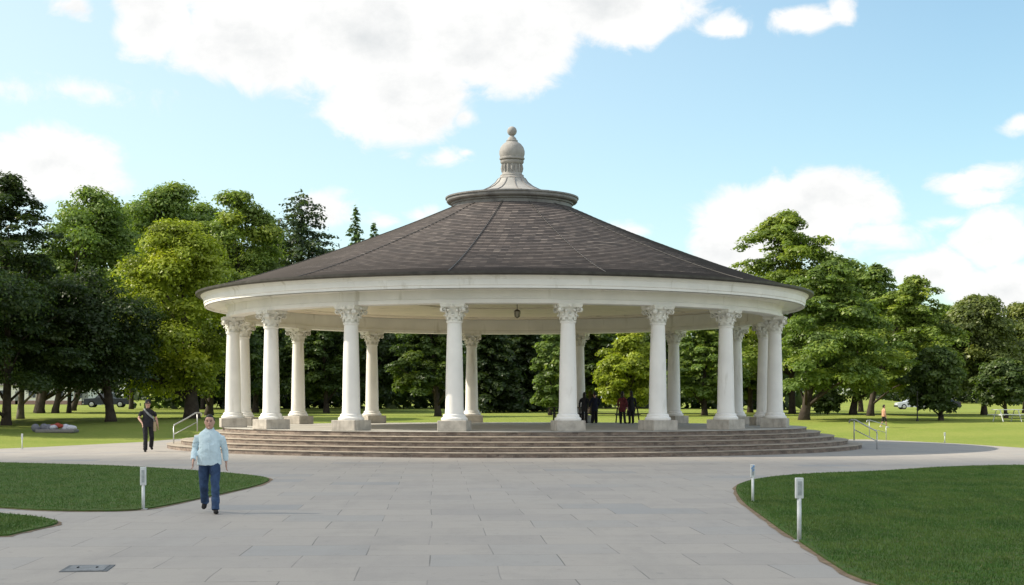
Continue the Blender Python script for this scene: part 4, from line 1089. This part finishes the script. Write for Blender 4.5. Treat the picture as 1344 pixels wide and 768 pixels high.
car('silver car parked on the far right lawn behind the slender pole', (x, Yc, float(terrain(x, Yc))), 0, paint('silver_paint', (.55, .57, .60)), suv, swin, (-1.4, 1.4), .36)
sed = [(-2.2, .28), (-2.28, .6), (-2.15, .82), (-1.1, .92), (-.35, 1.34), (.0, 1.42), (.9, 1.40), (1.55, 1.0), (2.2, .95), (2.25, .6), (2.18, .3)]
dwin = [[(-.9, .97), (-.3, 1.30), (.25, 1.34), (.25, .97)], [(.33, .97), (.33, 1.34), (.85, 1.32), (1.3, 1.0)]]
x, Yc = gx(1238, 204), 204
car('dark car parked behind the low dark tree right of the silver car', (x, Yc, float(terrain(x, Yc))), .05, paint('dark_paint', (.03, .032, .04)), sed, dwin, (-1.4, 1.4), .32, roofz=1.42)
trk = [(-2.6, .35), (-2.68, .7), (-2.6, 1.05), (-1.35, 1.14), (-.75, 1.72), (-.5, 1.80), (.55, 1.80), (.75, 1.72), (.82, 1.18), (.9, 1.12), (2.6, 1.12), (2.66, .7), (2.6, .38)]
twin = [[(-1.15, 1.18), (-.7, 1.64), (-.12, 1.70), (-.12, 1.18)], [(-.04, 1.18), (-.04, 1.70), (.55, 1.70), (.7, 1.18)]]
x, Yc = gx(141, 176), 176
car('dark pickup with pale bumper parked behind the thick trunk on the left', (x, Yc, float(terrain(x, Yc)) - .02), .12, paint('black_paint', (.03, .034, .04)), trk, twin, (-1.7, 1.6), .40, hw=.98, name='pickup', roofz=1.8, bumper=RIM)

# ---------------------------------------------------------------- houses glimpsed between the trunks on the left
def house(label, px0, px1, Y, h, roofh, wallm, roofm, nwin):
    x0, x1 = gx(px0, Y), gx(px1, Y); xc = (x0 + x1) / 2; W = x1 - x0; D = 7
    z = float(terrain(xc, Y)) - .1
    o = empty('house', (xc, Y, z), 0, label, 'house')
    MB().box((0, D / 2, h / 2), (W, D, h)).build('wall', wallm, o)
    MB().box((0, -.04, .35), (W + .1, .08, .7)).build('plinth', M['riser2'], o)
    m = MB(); e = .5
    m.add([(-W / 2 - e, -e, h), (W / 2 + e, -e, h), (W / 2 + e, D + e, h), (-W / 2 - e, D + e, h), (-W / 2 - e, D / 2, h + roofh), (W / 2 + e, D / 2, h + roofh)], [(3, 2, 1, 0), (0, 1, 5, 4), (2, 3, 4, 5), (0, 4, 3), (1, 2, 5)])
    m.build('roof', roofm, o)
    for k in range(nwin):
        xx = -W / 2 + W * (k + .5) / nwin
        if k == nwin // 2:
            d = MB().box((xx, -.03, 1.05), (.95, .10, 2.1)).build('door', GREYC, o); MB().ball((xx + .35, -.10, 1.05), .05, 8, 6).build('handle', RIM, d)
        else:
            f = MB(); f.box((xx - .6, -.03, 1.7), (.08, .10, 1.3)); f.box((xx + .6, -.03, 1.7), (.08, .10, 1.3)); f.box((xx, -.03, 2.31), (1.12, .10, .08)); f.box((xx, -.03, 1.09), (1.12, .10, .08)); f.box((xx, -.02, 1.7), (.06, .08, 1.14))
            f = f.build('window', M['white'], o); MB().box((xx, -.005, 1.7), (1.12, .03, 1.14)).build('pane', GLASSD, f)
M['riser2'] = varmat('brick_plinth', (.34, .22, .19), .2, 6, .9)
M['tile'] = varmat('dull_roof_tile', (.09, .085, .08), .25, 4, .9)
house('low white house with a brick base glimpsed between the dark trunks', -40, 88, 225, 3.0, 2.2, M['white'], M['tile'], 7)
house('small pale outbuilding glimpsed left of the pickup', 98, 116, 215, 2.6, 1.2, M['white'], M['tile'], 2)

# ---------------------------------------------------------------- unseen cumulus added on the sun's line to shade plaza and front lawns
def shade_cloud(center, ax, height):
    bm = bmesh.new(); bmesh.ops.create_icosphere(bm, subdivisions=5, radius=1)
    c = Vector((center[0], center[1], 0)) + S / S.z * height
    from mathutils import noise as mn
    for v in bm.verts:
        d = v.co.copy(); k = 1 + .16 * mn.fractal(d * 2.3, 1.0, 2.0, 5) 
        v.co = Vector((d.x * ax[0] * k, d.y * ax[1] * k, d.z * ax[2] * k * (1 if d.z > 0 else .4)))
    me = bpy.data.meshes.new('shade_cloud'); bm.to_mesh(me); bm.free()
    me.polygons.foreach_set('use_smooth', [True] * len(me.polygons))
    m = bpy.data.materials.new('shade_cloud_vapour'); m.use_nodes = True; t = m.node_tree; t.nodes.remove(t.nodes['Principled BSDF'])
    a = t.nodes.new('ShaderNodeBsdfTransparent'); b = N(t, 'ShaderNodeBsdfDiffuse'); b.inputs['Color'].default_value = (.9, .9, .9, 1)
    x_ = t.nodes.new('ShaderNodeMixShader'); x_.inputs['Fac'].default_value = .50
    L(t, a.outputs[0], x_.inputs[1]); L(t, b.outputs[0], x_.inputs[2]); L(t, x_.outputs[0], t.nodes['Material Output'].inputs['Surface'])
    o = link('shade_cloud', me, m); o.location = c
    return tag(o, 'thin white cumulus added out of view to shade the plaza', 'shade_cloud', kind='stuff')
shade_cloud((4, 20), (62, 27, 16), 650)
